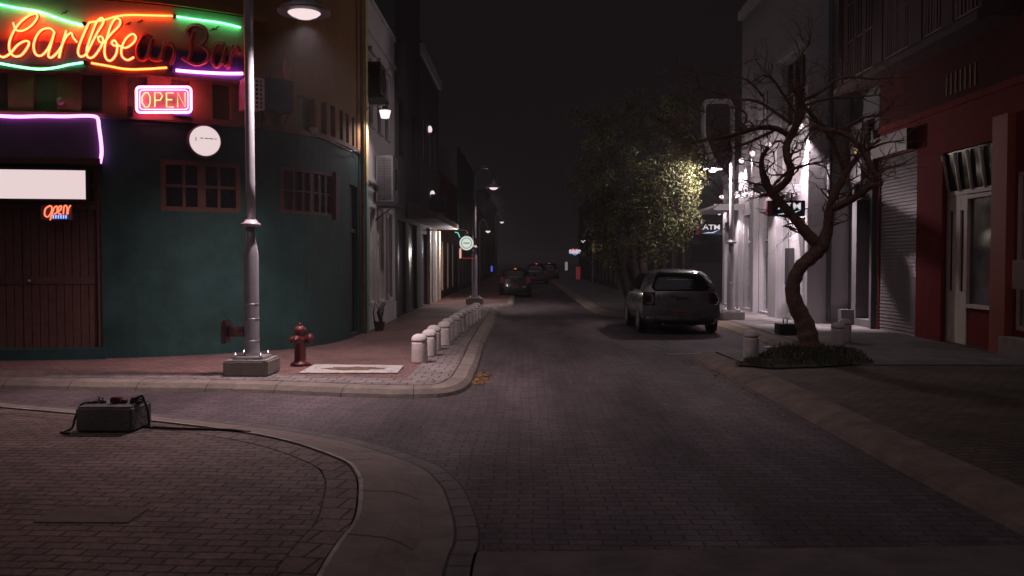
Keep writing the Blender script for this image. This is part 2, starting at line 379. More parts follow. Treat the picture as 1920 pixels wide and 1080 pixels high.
# far-left pavement (around the bar) : outer kerb line, corner, then along the street
fl = catmull([(-30, 14.2), (-14, 12.0), P2(0, 729, 0), P2(430, 736, 0), P2(660, 745, 0), P2(780, 747, 0), P2(850, 742, 0), P2(882, 727, 0), P2(893, 705, 0), (-0.72, 13.6), (-0.80, 18), (-0.82, 27), (-0.86, 29.6), (-0.45, 31), (-0.40, 33), (-0.42, 40), (-0.5, 60), (-0.5, 130)], 6)
fi = offp(fl, -0.27); cx = Vector((-6, 20))
sg = -1
if (Vector(fi[60]) - cx).length > (Vector(fl[60]) - cx).length: sg = 1
fi = offp(fl, sg * 0.27); fm_ = offp(fl, sg * 0.10)
bm = NB(); strip(bm, fl, -0.01, offp(fl, sg * 0.03), 0.045); strip(bm, offp(fl, sg * 0.03), 0.045, fm_, 0.10); strip(bm, fm_, 0.10, fi, 0.122); joints(bm, fl, sg, [(0, 0.0), (.03, .045), (.10, .10), (.27, .122)]); struct('kerb', bm, [M_kerb, M_joint])
fp = offp(fl, sg * 0.282)
bm = NB(); poly(bm, [tuple(p) for p in clean(fl, fp, .282)] + [(-30, 130)], 0.12); strip(bm, fp, 0.119, fi, 0.10)
struct('pavement', bm, M_pavred)
# grey paver band along that kerb
b1, b2 = offp(fl, sg * 0.30), offp(fl, sg * 0.85)
bm = NB(); poly(bm, [tuple(p) for p in clean(fl, b1[8:80], .30)] + [tuple(p) for p in clean(fl, b2[8:80], .85)][::-1], 0.124); struct('pavement_border', bm, bricks('grey_band_pavers', (0.27, 0.22, 0.21), (0.2, 0.165, 0.16), (0.06, 0.05, 0.05), 0.22, 0.22, 0.0, 0.01, 0.25, 0.5))
# right pavement with the parking bay
rk = catmull([(3.15, -8), (3.05, 3), (2.95, 7), (2.93, 11.3), (2.80, 14.0), (2.86, 14.7), (3.3, 15.05), (4.3, 15.35), (4.75, 15.8), (4.8, 17), (4.8, 23.0), (4.4, 24.2), (3.0, 24.9), (2.35, 26.5), (2.15, 29), (2.12, 34), (2.1, 60), (2.1, 130)], 6)
rs = 1
if (Vector(offp(rk, 0.3)[20])).x < Vector(rk[20]).x: rs = -1
ri = offp(rk, rs * 0.42)
bm = NB(); strip(bm, rk, -0.01, offp(rk, rs * 0.05), 0.04); strip(bm, offp(rk, rs * 0.05), 0.04, offp(rk, rs * 0.22), 0.105); strip(bm, offp(rk, rs * 0.22), 0.105, ri, 0.122); joints(bm, rk, rs, [(0, 0.0), (.05, .04), (.22, .105), (.42, .122)], 1.4, .006); struct('kerb', bm, [mat('dimmed_brown_kerb', (0.20, 0.155, 0.13), .9, 0, .35, 3, .5, .2, dirt=.6), M_joint])  # brown kerb tone darkened in place of weaker light on this side
rp = [p for p in offp(rk, rs * 0.43)]
lo = [tuple(p) for p in rp if p.y <= 12.65]; hi = [tuple(p) for p in rp if p.y > 12.65]
bm = NB(); poly(bm, lo + [(lo[-1][0], 12.65), (30, 12.65), (30, -8)], 0.12); struct('pavement', bm, M_pavr)
bm = NB(); poly(bm, [(hi[0][0], 12.65)] + hi + [(30, 130), (30, 12.65)], 0.135)
quad(bm, [(hi[0][0], 12.65, 0.11), (30, 12.65, 0.11), (30, 12.65, 0.135), (hi[0][0], 12.65, 0.135)])
struct('pavement', bm, bricks('right_pavement_slabs', (0.17, 0.15, 0.15), (0.12, 0.105, 0.107), (0.06, 0.05, 0.05), 0.4, 0.4, 0.0, 0.012, 0.3, 0.5))
# concrete band across the street at the camera, thin parking line
bm = NB(); quad(bm, [(-0.36, 1, 0.005), (3.0, 1, 0.005), (3.02, 4.98, 0.005), (-0.30, 4.80, 0.005)]); struct('crossing_band', bm, mat('band_concrete', (0.155, 0.125, 0.125), .9, 0, .3, 3, .4, .2, dirt=.4))
bm = NB(); quad(bm, [(2.55, 15.25, 0.004), (3.95, 15.5, 0.004), (3.95, 15.56, 0.004), (2.55, 15.30, 0.004)]); struct('parking_line', bm, mat('worn_line', (0.4, 0.38, 0.38), 0.8, 0, 0.5, 20, 0))
# leaves in the gutter
def litter(name, label, cx, cy, sx, sy, n, z, cols, s=0.035, cat='leaves'):
    bm = NB()
    for i in range(n):
        x = random.gauss(cx, sx); y = random.gauss(cy, sy); a = random.uniform(0, 6.28); q = random.uniform(.4, 1.1) * s
        M = Matrix.Translation((x, y, z + random.uniform(0.004, 0.04) * (1.2 - min(1, abs(x - cx) / (2 * sx))))) @ Matrix.Rotation(a, 4, 'Z') @ Matrix.Rotation(random.uniform(-.6, .6), 4, 'X')
        vs = [M @ Vector(p) for p in ((-q, 0, 0), (0, -q * .45, q * .2), (q, 0, 0), (0, q * .45, q * .2))]
        f = quad(bm, vs); f.material_index = random.randrange(len(cols))
    o = link(name, bm, cols); return tag(o, label, cat, None, 'stuff')
LV = [mat('dry_leaf_%s' % c, k, 0.7, 0, 0.3, 20, 0) for c, k in (('a', (0.35, 0.17, 0.06)), ('b', (0.22, 0.10, 0.04)), ('c', (0.42, 0.26, 0.12)))]
g = G(898, 712)
litter('fallen_leaves', 'small pile of dry brown leaves in the gutter at the corner kerb', g.x + 0.02, g.y, 0.06, 0.28, 420, 0.0, LV)
litter('kerb_litter', 'scattered dry leaves and grit along the right kerb', 2.78, 12.3, 0.12, 1.6, 260, 0.0, LV, 0.025)
litter('kerb_litter', 'scattered dry leaves along the left pavement edge', -1.9, 11.6, 1.6, 0.4, 160, 0.125, LV, 0.022)

litter('road_litter', 'sparse tiny leaves and grit scattered over the street pavers', 1.0, 11, 2.2, 4.5, 160, 0.0, LV, 0.018)
# ------------------------------------------------------------------ bar building on the left corner
W = Wall(catmull([(-15, 12.2), (-8.2, 13.15), (-6.9, 13.35), (-6.0, 13.6), (-5.2, 14.05), (-4.5, 14.55), (-4.0, 15.1), (-3.7, 15.8), (-3.55, 16.6), (-3.5, 17.4), (-3.48, 18.5)], 4), 1)
if W(3, 0, 1).y > W(3, 0, 0).y: W.side = -1
UE = W.L[-1]
bar = thing('bar_building', 'teal and ochre corner bar building with curved corner and wooden double door', 'building', (-3.5, 18.5, 0.12))
ZT = 3.95
def U(px, py=300, d=0.0): return W.uv(px, py, d)
def rect(x0, y0, x1, y1, d=0.0):
    a = U(x0, y1, d); b = U(x1, y0, d); c = U(x0, y0, d); e = U(x1, y1, d)
    return a[0], b[0], (a[1] + e[1]) / 2, (b[1] + c[1]) / 2
w1 = rect(303, 303, 452, 397); w2 = rect(527, 319, 625, 403)
uD = U(190)[0]; 
door = (uD - 2.3, uD, 0.30, 2.47); trans = (uD - 2.3, uD, 2.50, 3.22)
sdoor = (U(656)[0], U(671)[0], 0.2, 3.2)
bm = NB(); wall_open(bm, W, 0, UE, 0.0, ZT, [w1, w2, (uD - 2.3, uD, 0.30, 3.22), sdoor], 0.18)
fbox(bm, W, uD - 2.8, uD + 0.06, 0.0, 0.29, 0.002, 0.10)
link('lower_wall', bm, M_teal, bar)
window(bar, W, *w1, 4, 2, M_wood, M_glass, 0.07, 0.075, 0.045, mull=0.13)
window(bar, W, *w2, 6, 2, mat('red_brown_frame', (0.12, 0.040, 0.040), 0.6, 0, 0.2, 8, 0.1), mat('curtained_glass', (0.035, 0.025, 0.03), 0.6, 0, 0.25, 4, 0, 0.5), 0.07, 0.06, 0.025, mull=0.09)
bm = NB(); fbox(bm, W, w2[1], w2[1] + 0.16, w2[2] - 0.05, w2[3] + 0.03, 0.003, 0.06); link('window_shutter', bm, mat('red_brown_frame', (0.17, 0.05, 0.04)), bar)
# wooden double door
for k in range(2):
    a = door[0] + (door[1] - 0.08 - door[0]) / 2 * k; b = a + (door[1] - 0.08 - door[0]) / 2 - 0.012
    bm = NB(); n = 9
    for j in range(n):
        c = a + (b - a) * j / n; e = a + (b - a) * (j + 1) / n - 0.012
        fbox(bm, W, c, e, door[2], 1.30, -0.12, -0.085); fbox(bm, W, c, e, 1.42, door[3], -0.12, -0.085)
    fbox(bm, W, a, b, 1.302, 1.418, -0.12, -0.075); fbox(bm, W, a, b, door[2] + .01, door[3] - .01, -0.16, -0.121)
    dl = link('door', bm, M_doorw, bar)
    if k == 1:
        bm = NB(); p = W(a + 0.09, 1.35, -0.07); t = W(a + 0.09, 1.35, 0.0) - p; lathe(bm, [(0.028, 0), (0.03, 0.02), (0.012, 0.035)], p, 12, t.normalized().to_track_quat('Z', 'Y').to_matrix().to_4x4()); link('handle', bm, M_steel, dl)
bm = NB(); fbox(bm, W, door[1] - 0.07, door[1] - 0.002, 0.30, 3.21, -0.17, -0.03); fbox(bm, W, door[0], door[1] - 0.075, 2.475, 2.56, -0.16, -0.04); link('door_frame', bm, M_doorw, bar)
window(bar, W, door[0], door[1] - 0.075, 2.565, 3.20, 5, 2, M_doorw, M_glass, 0.15, 0.05, 0.03, name='transom')
# fascia panel above the door
pf = rect(-60, 224, 187, 298, 0.05)
bm = NB(); fbox(bm, W, uD - 2.9, uD + 0.0, 3.27, ZT - 0.06, 0.003, 0.06); link('fascia_panel', bm, mat('purple_panel', (0.13, 0.09, 0.15), 0.55, 0, 0.15, 3, 0.05), bar)
bm = NB(); fbox(bm, W, uD - 2.9, uD + 0.03, 3.17, 3.265, 0.003, 0.16); link('door_lintel', bm, mat('dark_lintel', (0.09, 0.035, 0.03), 0.6), bar)
# side door on the street face
bm = NB(); fbox(bm, W, *sdoor[:2], sdoor[2], sdoor[3], -0.15, -0.11); fbox(bm, W, sdoor[0], sdoor[1], 2.25, 2.33, -0.109, -0.05); link('side_door', bm, mat('dark_door', (0.05, 0.03, 0.03), 0.6), bar)
# upper wall: ledge, recessed shutters and piers
ops = []
for x0, x1 in ((-38, 18), (65, 110), (155, 195), (241, 280), (325, 360), (402, 437), (482, 498), (513, 528), (560, 596), (606, 617), (624, 633), (641, 647), (653, 658), (664, 668)):
    ops.append((U(x0)[0], U(x1)[0], 4.02, 4.60))
ops = [(uu - 0.9 * k, uu - 0.9 * k + .45, 4.02, 4.60) for k, uu in ((1, ops[0][0]), (2, ops[0][0]), (3, ops[0][0]))] + ops
bm = NB(); wall_open(bm, W, 0, UE, ZT + 0.03, 9.2, ops, 0.13, -0.03); link('upper_wall', bm, M_yel, bar)
for o in ops:
    bm = NB(); fbox(bm, W, o[0] + .002, o[1] - .002, o[2] + .002, o[3] - .002, -0.20, -0.15); link('louvre_panel', bm, M_rec, bar)
bm = NB(); fbox(bm, W, 0, UE, ZT - 0.045, ZT + 0.03, -0.06, 0.035); link('ledge', bm, mat('ledge_paint', (0.22, 0.10, 0.08), 0.6, 0, 0.2, 5, 0.1), bar)
bm = NB(); fbox(bm, W, 0, U(462)[0], 4.60, 4.66, -0.028, 0.13); link('ledge', bm, mat('sign_shelf', (0.16, 0.07, 0.05), 0.6), bar)
bm = NB(); fbox(bm, W, 0, U(500)[0], 5.74, 5.86, -0.028, 0.16); link('cornice', bm, M_yel, bar)
bm = NB(); poly(bm, [(p.x, p.y) for p in W.P] + [(-15, 18.5)], 9.2); quad(bm, [(-15, 18.5, 0), (-3.48, 18.5, 0), (-3.48, 18.5, 9.2), (-15, 18.5, 9.2)]); link('roof', bm, M_dgrey, bar)
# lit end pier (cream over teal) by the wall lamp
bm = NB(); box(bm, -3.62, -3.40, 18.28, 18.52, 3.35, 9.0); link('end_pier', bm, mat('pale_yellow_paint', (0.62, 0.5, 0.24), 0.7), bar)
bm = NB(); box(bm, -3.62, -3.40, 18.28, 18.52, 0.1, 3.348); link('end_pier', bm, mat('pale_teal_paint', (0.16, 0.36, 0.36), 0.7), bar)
bm = NB(); tube(bm, [(-3.42, 17.95, 0.2), (-3.42, 17.95, 9)], 0.045, 10); link('downpipe', bm, mat('yellow_pipe', (0.30, 0.22, 0.10), 0.5), bar)
bm = NB(); p = catmull([W(U(470)[0], 3.92, .05), W(U(540)[0], 3.86, .06), W(U(600)[0], 3.90, .06), W(U(650)[0], 3.84, .06), W(U(668)[0], 3.9, .06), W(U(672)[0], 3.4, .06)], 6); tube(bm, p, 0.008, 5)
p = catmull([W(U(200)[0], 3.93, .05), W(U(260)[0], 3.90, .06), W(U(330)[0], 3.92, .06), W(U(400)[0], 3.87, .06), W(U(455)[0], 3.9, .06)], 6); tube(bm, p, 0.007, 5)
link('cable', bm, M_blk, bar)

# ---- Caribbean Bar neon sign
def spx(x4, y4, d): u, v = W.uv(x4 / 4, y4 / 4, d); return W(u, v, d)
def neon(bm, pts, d, r=0.011, n=4): tube(bm, [spx(x, y, d) for x, y in [(q.x, q.y) for q in catmull([(a, b, 0) for a, b in pts], n)]], r, 8)
sgp = W(U(230)[0], 4.69, 0.1)
sign = thing('neon_sign', 'large painted Caribbean Bar sign with half lit script neon letters above the bar door', 'neon sign', sgp)
# painted board (sunset over sea): real painted colours as a procedural gradient in z
mb = bpy.data.materials.new('painted_sunset'); n, l, b = nodes(mb)
tc = n.new('ShaderNodeTexCoord'); sx = n.new('ShaderNodeSeparateXYZ'); l.new(tc.outputs['Object'], sx.inputs[0])
no = n.new('ShaderNodeTexNoise'); no.inputs['Scale'].default_value = 3; no.inputs['Detail'].default_value = 5; l.new(tc.outputs['Object'], no.inputs['Vector'])
ma = n.new('ShaderNodeMath'); ma.operation = 'MULTIPLY_ADD'; ma.inputs[1].default_value = 0.12; l.new(no.outputs[0], ma.inputs[0]); l.new(sx.outputs[2], ma.inputs[2])
cr = n.new('ShaderNodeValToRGB'); l.new(ma.outputs[0], cr.inputs[0]); e = cr.color_ramp.elements
e[0].position = 0.0; e[0].color = (0.05, 0.05, 0.13, 1); e[1].position = 1.0; e[1].color = (0.42, 0.40, 0.30, 1)
for p_, c_ in ((0.40, (0.09, 0.06, 0.16, 1)), (0.47, (0.75, 0.20, 0.10, 1)), (0.56, (0.8, 0.45, 0.25, 1)), (0.8, (0.75, 0.58, 0.42, 1))):
    q = e.new(p_); q.color = c_
l.new(cr.outputs[0], b.inputs['Base Color']); b.inputs['Roughness'].default_value = 0.5
uR = U(457)[0]
bm = NB(); fbox(bm, W, uR - 6.4, uR, 4.665, 5.72, 0.02, 0.10); link('board', bm, mb, sign)
dN = 0.165
tubes_def = [
 ('green', (0.12, 1.0, 0.32), [(-160, 10), (0, 42), (150, 72), (320, 100), (450, 145), (560, 180), (645, 200)]),
 ('orange', (1.0, 0.085, 0.015), [(690, 180), (800, 162), (900, 135), (1000, 125), (1150, 128), (1315, 132)]),
 ('green', (0.12, 1.0, 0.32), [(1345, 138), (1500, 160), (1650, 180), (1740, 198), (1820, 218)]),
 ('green', (0.12, 1.0, 0.32), [(-160, 470), (0, 480), (120, 500), (300, 525), (430, 515), (540, 492), (645, 476)]),
 ('orange', (1.0, 0.085, 0.015), [(705, 480), (820, 500), (960, 525), (1100, 525), (1268, 514)]),
 ('magenta', (1.0, 0.18, 0.75), [(1335, 534), (1500, 548), (1700, 558), (1832, 558)]),
]
for nm, c, pts in tubes_def:
    s_ = {'green': 7, 'orange': 12, 'magenta': 9}[nm]
    bm = NB(); neon(bm, pts, 0.15, 0.016 if nm != 'magenta' else 0.024); link('border_tube', bm, emis('neon_' + nm, c, s_), sign)
lit = {
 'letter_c': [[(128, 182), (150, 235), (200, 240), (260, 205), (305, 150), (300, 118), (250, 128), (180, 180), (125, 255), (97, 330), (100, 395), (135, 430), (185, 420), (230, 365), (243, 325), (210, 318), (155, 350), (100, 410), (45, 436), (-5, 408)]],
 'letter_a': [[(432, 250), (402, 224), (345, 232), (300, 280), (277, 350), (290, 412), (330, 425), (375, 385), (412, 315), (434, 250), (405, 350), (385, 420), (405, 440), (450, 405), (490, 350)]],
 'letter_r': [[(522, 240), (500, 310), (478, 380), (465, 442)], [(468, 430), (490, 345), (525, 280), (560, 258), (572, 290), (600, 325)]],
 'letter_i': [[(690, 185), (655, 260), (620, 340), (607, 400), (625, 432), (665, 415), (705, 345)]],
 'letter_b': [[(705, 345), (750, 260), (795, 190), (800, 155), (778, 148), (745, 185), (705, 280), (672, 380), (680, 436), (720, 435), (765, 380), (795, 320), (785, 285), (758, 290), (770, 325), (800, 330)],
              [(800, 330), (860, 260), (915, 205), (925, 165), (895, 150), (858, 195), (825, 290), (804, 380), (815, 445), (850, 462), (890, 415), (900, 350), (880, 312), (858, 330), (880, 352), (912, 345)]],
 'letter_e': [[(912, 350), (960, 368), (1015, 335), (1040, 292), (1015, 265), (965, 300), (932, 370), (935, 430), (975, 458), (1024, 436)]],
}
unlit = {
 'letter_a': [[(1150, 300), (1110, 272), (1070, 310), (1042, 380), (1050, 450), (1090, 462), (1125, 415), (1155, 300), (1132, 390), (1140, 450), (1190, 465), (1215, 430)]],
 'letter_n': [[(1245, 330), (1232, 400), (1212, 472)], [(1216, 450), (1245, 360), (1285, 340), (1318, 375), (1310, 440), (1290, 495)]],
 'letter_b': [[(1412, 255), (1440, 215), (1500, 205), (1550, 235), (1560, 290), (1530, 340), (1490, 352), (1545, 370), (1575, 420), (1550, 475), (1490, 498), (1430, 480), (1375, 445)], [(1465, 240), (1445, 330), (1440, 410), (1415, 470)]],
 'letter_r': [[(1750, 350), (1740, 430), (1715, 528)], [(1722, 500), (1750, 400), (1785, 362), (1808, 420)]],
}
unlit2 = [(1690, 345), (1645, 335), (1608, 395), (1600, 470), (1630, 515), (1670, 470), (1705, 355), (1680, 450), (1690, 500), (1718, 490)]
M_lit = emis('neon_letter', (1.0, 0.085, 0.025), 12)
M_chan = mat('red_channel', (0.55, 0.05, 0.05), 0.4, 0, 0.15, 8, 0.02)
M_tubeoff = mat('unlit_tube', (0.75, 0.30, 0.28), 0.15, 0, 0.1, 8, 0, 0.7)
for nm, ls in lit.items():
    for pts in ([ls[0]] if nm != 'letter_r' else [ls]) if nm != 'letter_b' else ls:
        group_ = pts if nm == 'letter_r' else [pts]
        bm = NB()
        for q in group_: neon(bm, q, dN, 0.0155)
        o = link(nm, bm, M_lit, sign)
        bm = NB()
        for q in group_: neon(bm, [(x + 8, y + 3) for x, y in q], 0.115, 0.02, 3)
        link('channel', bm, M_chan, o)
for nm, ls in list(unlit.items()) + [('letter_a', [unlit2])]:
    bm = NB()
    for q in ls: neon(bm, q, dN, 0.009)
    o = link(nm, bm, M_tubeoff, sign)
    bm = NB()
    for q in ls: neon(bm, [(x + 8, y - 6) for x, y in q], 0.115, 0.034, 3)
    link('channel', bm, M_chan, o)
# painted birds
for bx_, by_, s_ in ((1635, 225, 40), (1075, 172, 26), (985, 190, 26), (515, 110, 30)):
    bm = NB(); tube(bm, [spx(bx_ - s_, by_ + s_ * .5, .103), spx(bx_ - s_ * .4, by_ - s_ * .1, .103), spx(bx_, by_ + s_ * .15, .103), spx(bx_ + s_ * .4, by_ - s_ * .45, .103), spx(bx_ + s_, by_ - s_ * .3, .103)], [.002, .008, .012, .008, .002], 5); link('painted_bird', bm, M_blk, sign)
for pts in ([(860, 510), (930, 570), (970, 640)], [(1050, 480), (1040, 560), (975, 640)], [(1150, 470), (1200, 540), (1280, 600)], [(1268, 520), (1275, 590), (1300, 650)], [(1340, 540), (1360, 600), (1350, 660)], [(1800, 380), (1805, 440), (1800, 540)], [(1440, 470), (1500, 500), (1600, 490), (1720, 505)]):
    bm = NB(); neon(bm, pts, 0.12, 0.004); link('wire', bm, M_blk, sign)
bm = NB()
for x4, y4 in ((660, 190), (1330, 135), (660, 478), (1300, 524)): 
    p = spx(x4, y4, 0.13); bbox(bm, p.x - .03, p.x + .03, p.y - .03, p.y + .03, p.z - .025, p.z + .025, .006)
link('tube_holders', bm, M_blk, sign)

# ---- pink OPEN sign
def rr_pts(x0, y0, x1, y1, r):
    out = []
    for cx_, cy_, a0 in ((x1 - r, y0 + r, -90), (x1 - r, y1 - r, 0), (x0 + r, y1 - r, 90), (x0 + r, y0 + r, 180)):
        for k in range(5): a = R(a0 + 22.5 * k); out.append((cx_ + r * math.cos(a), cy_ + r * math.sin(a)))
    return out + [out[0]]
op = thing('open_sign', 'pink neon OPEN sign with yellow letters standing on the ledge above the teal wall', 'neon sign', spx(1240, 850, .12))
M_pinkn = emis('neon_pink', (1.0, 0.11, 0.27), 13)
bm = NB()
tube(bm, [spx(x, y, .14) for x, y in rr_pts(1038, 658, 1446, 846, 28)], 0.020, 8); tube(bm, [spx(x, y, .14) for x, y in rr_pts(1062, 680, 1422, 824, 22)], 0.007, 8); link('border_tube', bm, M_pinkn, op)
bm = NB(); fbox(bm, W, *rect(262, 166, 359, 210, .06), .05, .075); link('backing_panel', bm, mat('clear_backing', (0.45, 0.25, 0.28), 0.3), op)
M_yn = emis('neon_yellow', (1.0, 0.62, 0.22), 1.6)
for nm, ls in (('letter_o', [[(1100, 700), (1080, 730), (1080, 775), (1100, 806), (1125, 806), (1140, 775), (1140, 730), (1125, 700), (1100, 700)]]),
               ('letter_p', [[(1175, 806), (1175, 700), (1215, 700), (1232, 725), (1215, 755), (1178, 757)]]),
               ('letter_e', [[(1315, 702), (1262, 702), (1262, 806), (1315, 806)], [(1264, 752), (1305, 752)]]),
               ('letter_n', [[(1345, 806), (1345, 700), (1400, 806), (1400, 700)]])):
    bm = NB()
    for q in ls: tube(bm, [spx(x, y, .13) for x, y in q], 0.011, 7)
    link(nm, bm, M_yn, op)
bm = NB(); fbox(bm, W, *rect(327, 211, 361, 219, .05), .03, .10); link('stand', bm, mat('blue_stand', (0.05, 0.06, 0.3), 0.5), op)
bm = NB(); fbox(bm, W, *rect(243, 201, 253, 218, .05), .03, .10); link('transformer', bm, M_blk, op)

# ---- purple LED rope round the fascia
pts = [(-160, 866), (0, 872), (150, 878), (330, 874), (500, 876), (640, 872), (720, 876), (748, 895), (756, 960), (768, 1060), (772, 1150), (758, 1225)]
bm = NB(); tube(bm, [spx(q.x, q.y, 0.09) for q in catmull([(a, b, 0) for a, b in pts], 5)], 0.026, 8)
tag(link('neon_rope', bm, emis('neon_violet', (0.85, 0.24, 0.85), 3.6)), 'violet neon tube outlining the dark panel above the bar door', 'neon tube')

# ---- backlit white box over the door, small OPEN sign, round sign
bx = thing('light_box', 'bright white backlit sign box hanging over the wooden bar door', 'sign', W(U(60)[0], 2.7, .1))
r = rect(-120, 318, 162, 372, .12)
bm = NB(); fbox(bm, W, r[0], r[1], r[2], r[3], 0.07, 0.12); link('face', bm, M_signw, bx)
bm = NB(); fbox(bm, W, r[0] - .02, r[1] + .02, r[2] - .035, r[2] - .002, 0.0, 0.13); fbox(bm, W, r[0] - .02, r[1] + .02, r[3] + .002, r[3] + .035, 0.0, 0.13); fbox(bm, W, r[1] + .002, r[1] + .03, r[2] - .0, r[3] + .0, 0.0, 0.128); fbox(bm, W, r[0], r[1], r[2], r[3], 0.0, 0.068); link('casing', bm, M_dark, bx)
lo_ = thing('open_sign', 'small red and blue lit script Open sign on a dark panel over the door', 'neon sign', W(U(106)[0], 2.3, .05))
r = rect(77, 384, 136, 412, .05)
bm = NB(); fbox(bm, W, r[0], r[1], r[2], r[3], 0.02, 0.05); link('panel', bm, mat('dull_panel', (0.16, 0.12, 0.18), 0.4), lo_)
def s4(x, y, d=.07): u, v = W.uv(x / 4, 200 + y / 4, d); return W(u, v, d)
bm = NB()
tube(bm, [s4(q.x, q.y) for q in catmull([(a, b, 0) for a, b in [(378, 742), (345, 765), (338, 810), (362, 825), (388, 790), (392, 752), (378, 742)]], 4)], .010, 6)
tube(bm, [s4(q.x, q.y) for q in catmull([(a, b, 0) for a, b in [(378, 850), (395, 800), (412, 755), (432, 748), (430, 790), (408, 805)]], 4)], .009, 6)
tube(bm, [s4(q.x, q.y) for q in catmull([(a, b, 0) for a, b in [(436, 790), (460, 770), (465, 745), (446, 752), (440, 795), (462, 806)]], 4)], .009, 6)
tube(bm, [s4(q.x, q.y) for q in catmull([(a, b, 0) for a, b in [(478, 806), (484, 750), (500, 740), (508, 770), (505, 806)]], 4)], .009, 6)
tube(bm, [s4(510, 806), s4(518, 760), s4(534, 738)], .009, 6)
link('script_tubes', bm, emis('led_red', (1.0, 0.16, 0.07), 2.4), lo_)
bm = NB()
for k in range(6): tube(bm, [s4(402 + 19 * k, 838), s4(404 + 19 * k, 812)], .009, 6)
link('stripe_tubes', bm, emis('led_blue', (0.25, 0.42, 1.0), 1.8), lo_)
c = W(*W.uv(386, 265, 0.08), 0.0); 
u_, v_ = W.uv(386, 265, 0.14); nrm = (W(u_, 1, 1) - W(u_, 1, 0)).normalized(); Mq = nrm.to_track_quat('Z', 'Y').to_matrix().to_4x4(); cc = W(u_, v_, 0.0)
rd = thing('round_sign', 'round white backlit disc sign on the teal wall above the left small window', 'sign', cc)
bm = NB(); lathe(bm, [(0.262, 0.0), (0.262, 0.16), (0.242, 0.165), (0.242, 0.150)], cc, 40, Mq); link('casing', bm, mat('plum_casing', (0.22, 0.10, 0.16), 0.35), rd)
bm = NB(); lathe(bm, [(0.240, 0.152), (0.240, 0.172), (0.233, 0.176)], cc, 40, Mq); link('face', bm, M_signw, rd)
bm = NB()
for i, (x, w_) in enumerate(((-.16, .012), (-.06, .05), (0.02, .05), (.1, .07), (.18, .03))):
    t = Mq @ Matrix.Translation((x * .9, .04 if i else .02, .1775)); t = Matrix.Translation(cc) @ t
    bm = NB(); tt = NB(); box(tt, -w_ / 2, w_ / 2, -.007 if i else -.03, .007 if i else .03, 0, .003); merge(bm, tt, t)
    link('faint_letter', bm, mat('grey_print', (0.3, 0.26, 0.28), 0.5), rd)

# ---- air conditioner, pink-lit grille box and lamp arm on the ochre wall
def ac_fan(parent, W_, u0, u1, v0, v1, d0, d1, body, grm):
    bm = NB(); t = NB(); fbox(t, W_, u0, u1, v0, v1, d0, d1); merge(bm, t); link('casing', bm, body, parent)
    uc, vc = u0 + (u1 - u0) * .42, (v0 + v1) / 2; n_ = (W_(uc, 1, 1) - W_(uc, 1, 0)).normalized(); Mf = n_.to_track_quat('Z', 'Y').to_matrix().to_4x4(); c_ = W_(uc, vc, d1)
    rr_ = (v1 - v0) * .42
    bm = NB(); lathe(bm, [(rr_, 0), (rr_, .02), (rr_ * .93, .02), (rr_ * .93, .004)], c_, 28, Mf); lathe(bm, [(rr_ * .2, 0), (rr_ * .2, .022)], c_, 14, Mf)
    for k in range(1, 6): tube(bm, [c_ + (Mf @ Vector((math.cos(a / 20 * 6.2832) * rr_ * k / 6, math.sin(a / 20 * 6.2832) * rr_ * k / 6, .018))) for a in range(21)], .004, 4)
    link('fan_grille', bm, grm, parent)
ac = thing('air_conditioner', 'grey fan air conditioner on a bracket on the ochre wall right of the street lamp', 'air conditioner', W(U(520)[0], 4.2, 0.1))
a0 = rect(499, 150, 552, 208, .35)
ac_fan(ac, W, a0[0], a0[1], a0[2], a0[3], .05, .36, mat('ac_grey', (0.05, 0.045, 0.05), 0.5), M_dark)
bm = NB()
for uu in (a0[0] + .05, a0[1] - .05): tube(bm, [W(uu, a0[2] - .01, .34), W(uu, a0[2] - .01, .02), W(uu, a0[2] - .3, .02), W(uu, a0[2] - .01, .34)], .012, 6)
link('bracket', bm, M_dark, ac)
gr = thing('air_conditioner', 'pink lit condenser unit with square grille directly right of the lamp post', 'air conditioner', W(U(484)[0], 4.0, .1))
a1 = rect(464, 148, 497, 205, .45)
bm = NB(); fbox(bm, W, a1[0], a1[1], a1[2], a1[3], .05, .42); link('casing', bm, mat('ac_pink_lit', (0.55, 0.22, 0.24), 0.5), gr)  # pink light is put into the casing and grille colours
bm = NB(); nx_, nz_ = 4, 7
for i in range(nx_ + 1): c_ = a1[0] + (a1[1] - a1[0]) * i / nx_; fbox(bm, W, c_ - .012, c_ + .012, a1[2], a1[3], .435, .45)
for i in range(nz_ + 1): c_ = a1[2] + (a1[3] - a1[2]) * i / nz_; fbox(bm, W, a1[0], a1[1], c_ - .01, c_ + .01, .432, .447)
link('grille', bm, mat('pale_grille', (0.7, 0.5, 0.5), 0.5), gr)
bm = NB(); fbox(bm, W, a1[0] + .03, a1[1] - .03, a1[2] + .03, a1[3] - .03, .421, .428); link('coil', bm, M_blk, gr)
q = [W(*W.uv(510, 150, .08), .0), W(*W.uv(512, 130, .25), .22), W(*W.uv(520, 123, .35), .33), W(*W.uv(540, 122, .5), .5)]
wl = thing('wall_lamp', 'unlit gooseneck lamp arm on the ochre wall above the air conditioner', 'lamp', q[0])
bm = NB(); tube(bm, catmull(q, 6), .018, 8); link('arm', bm, M_dark, wl)
bm = NB(); lathe(bm, [(.045, -.22), (.06, -.1), (.055, 0), (.03, .12), (.012, .2)], q[-1], 14); link('lamp_head', bm, mat('dull_red', (0.3, 0.1, 0.09), 0.4), wl)
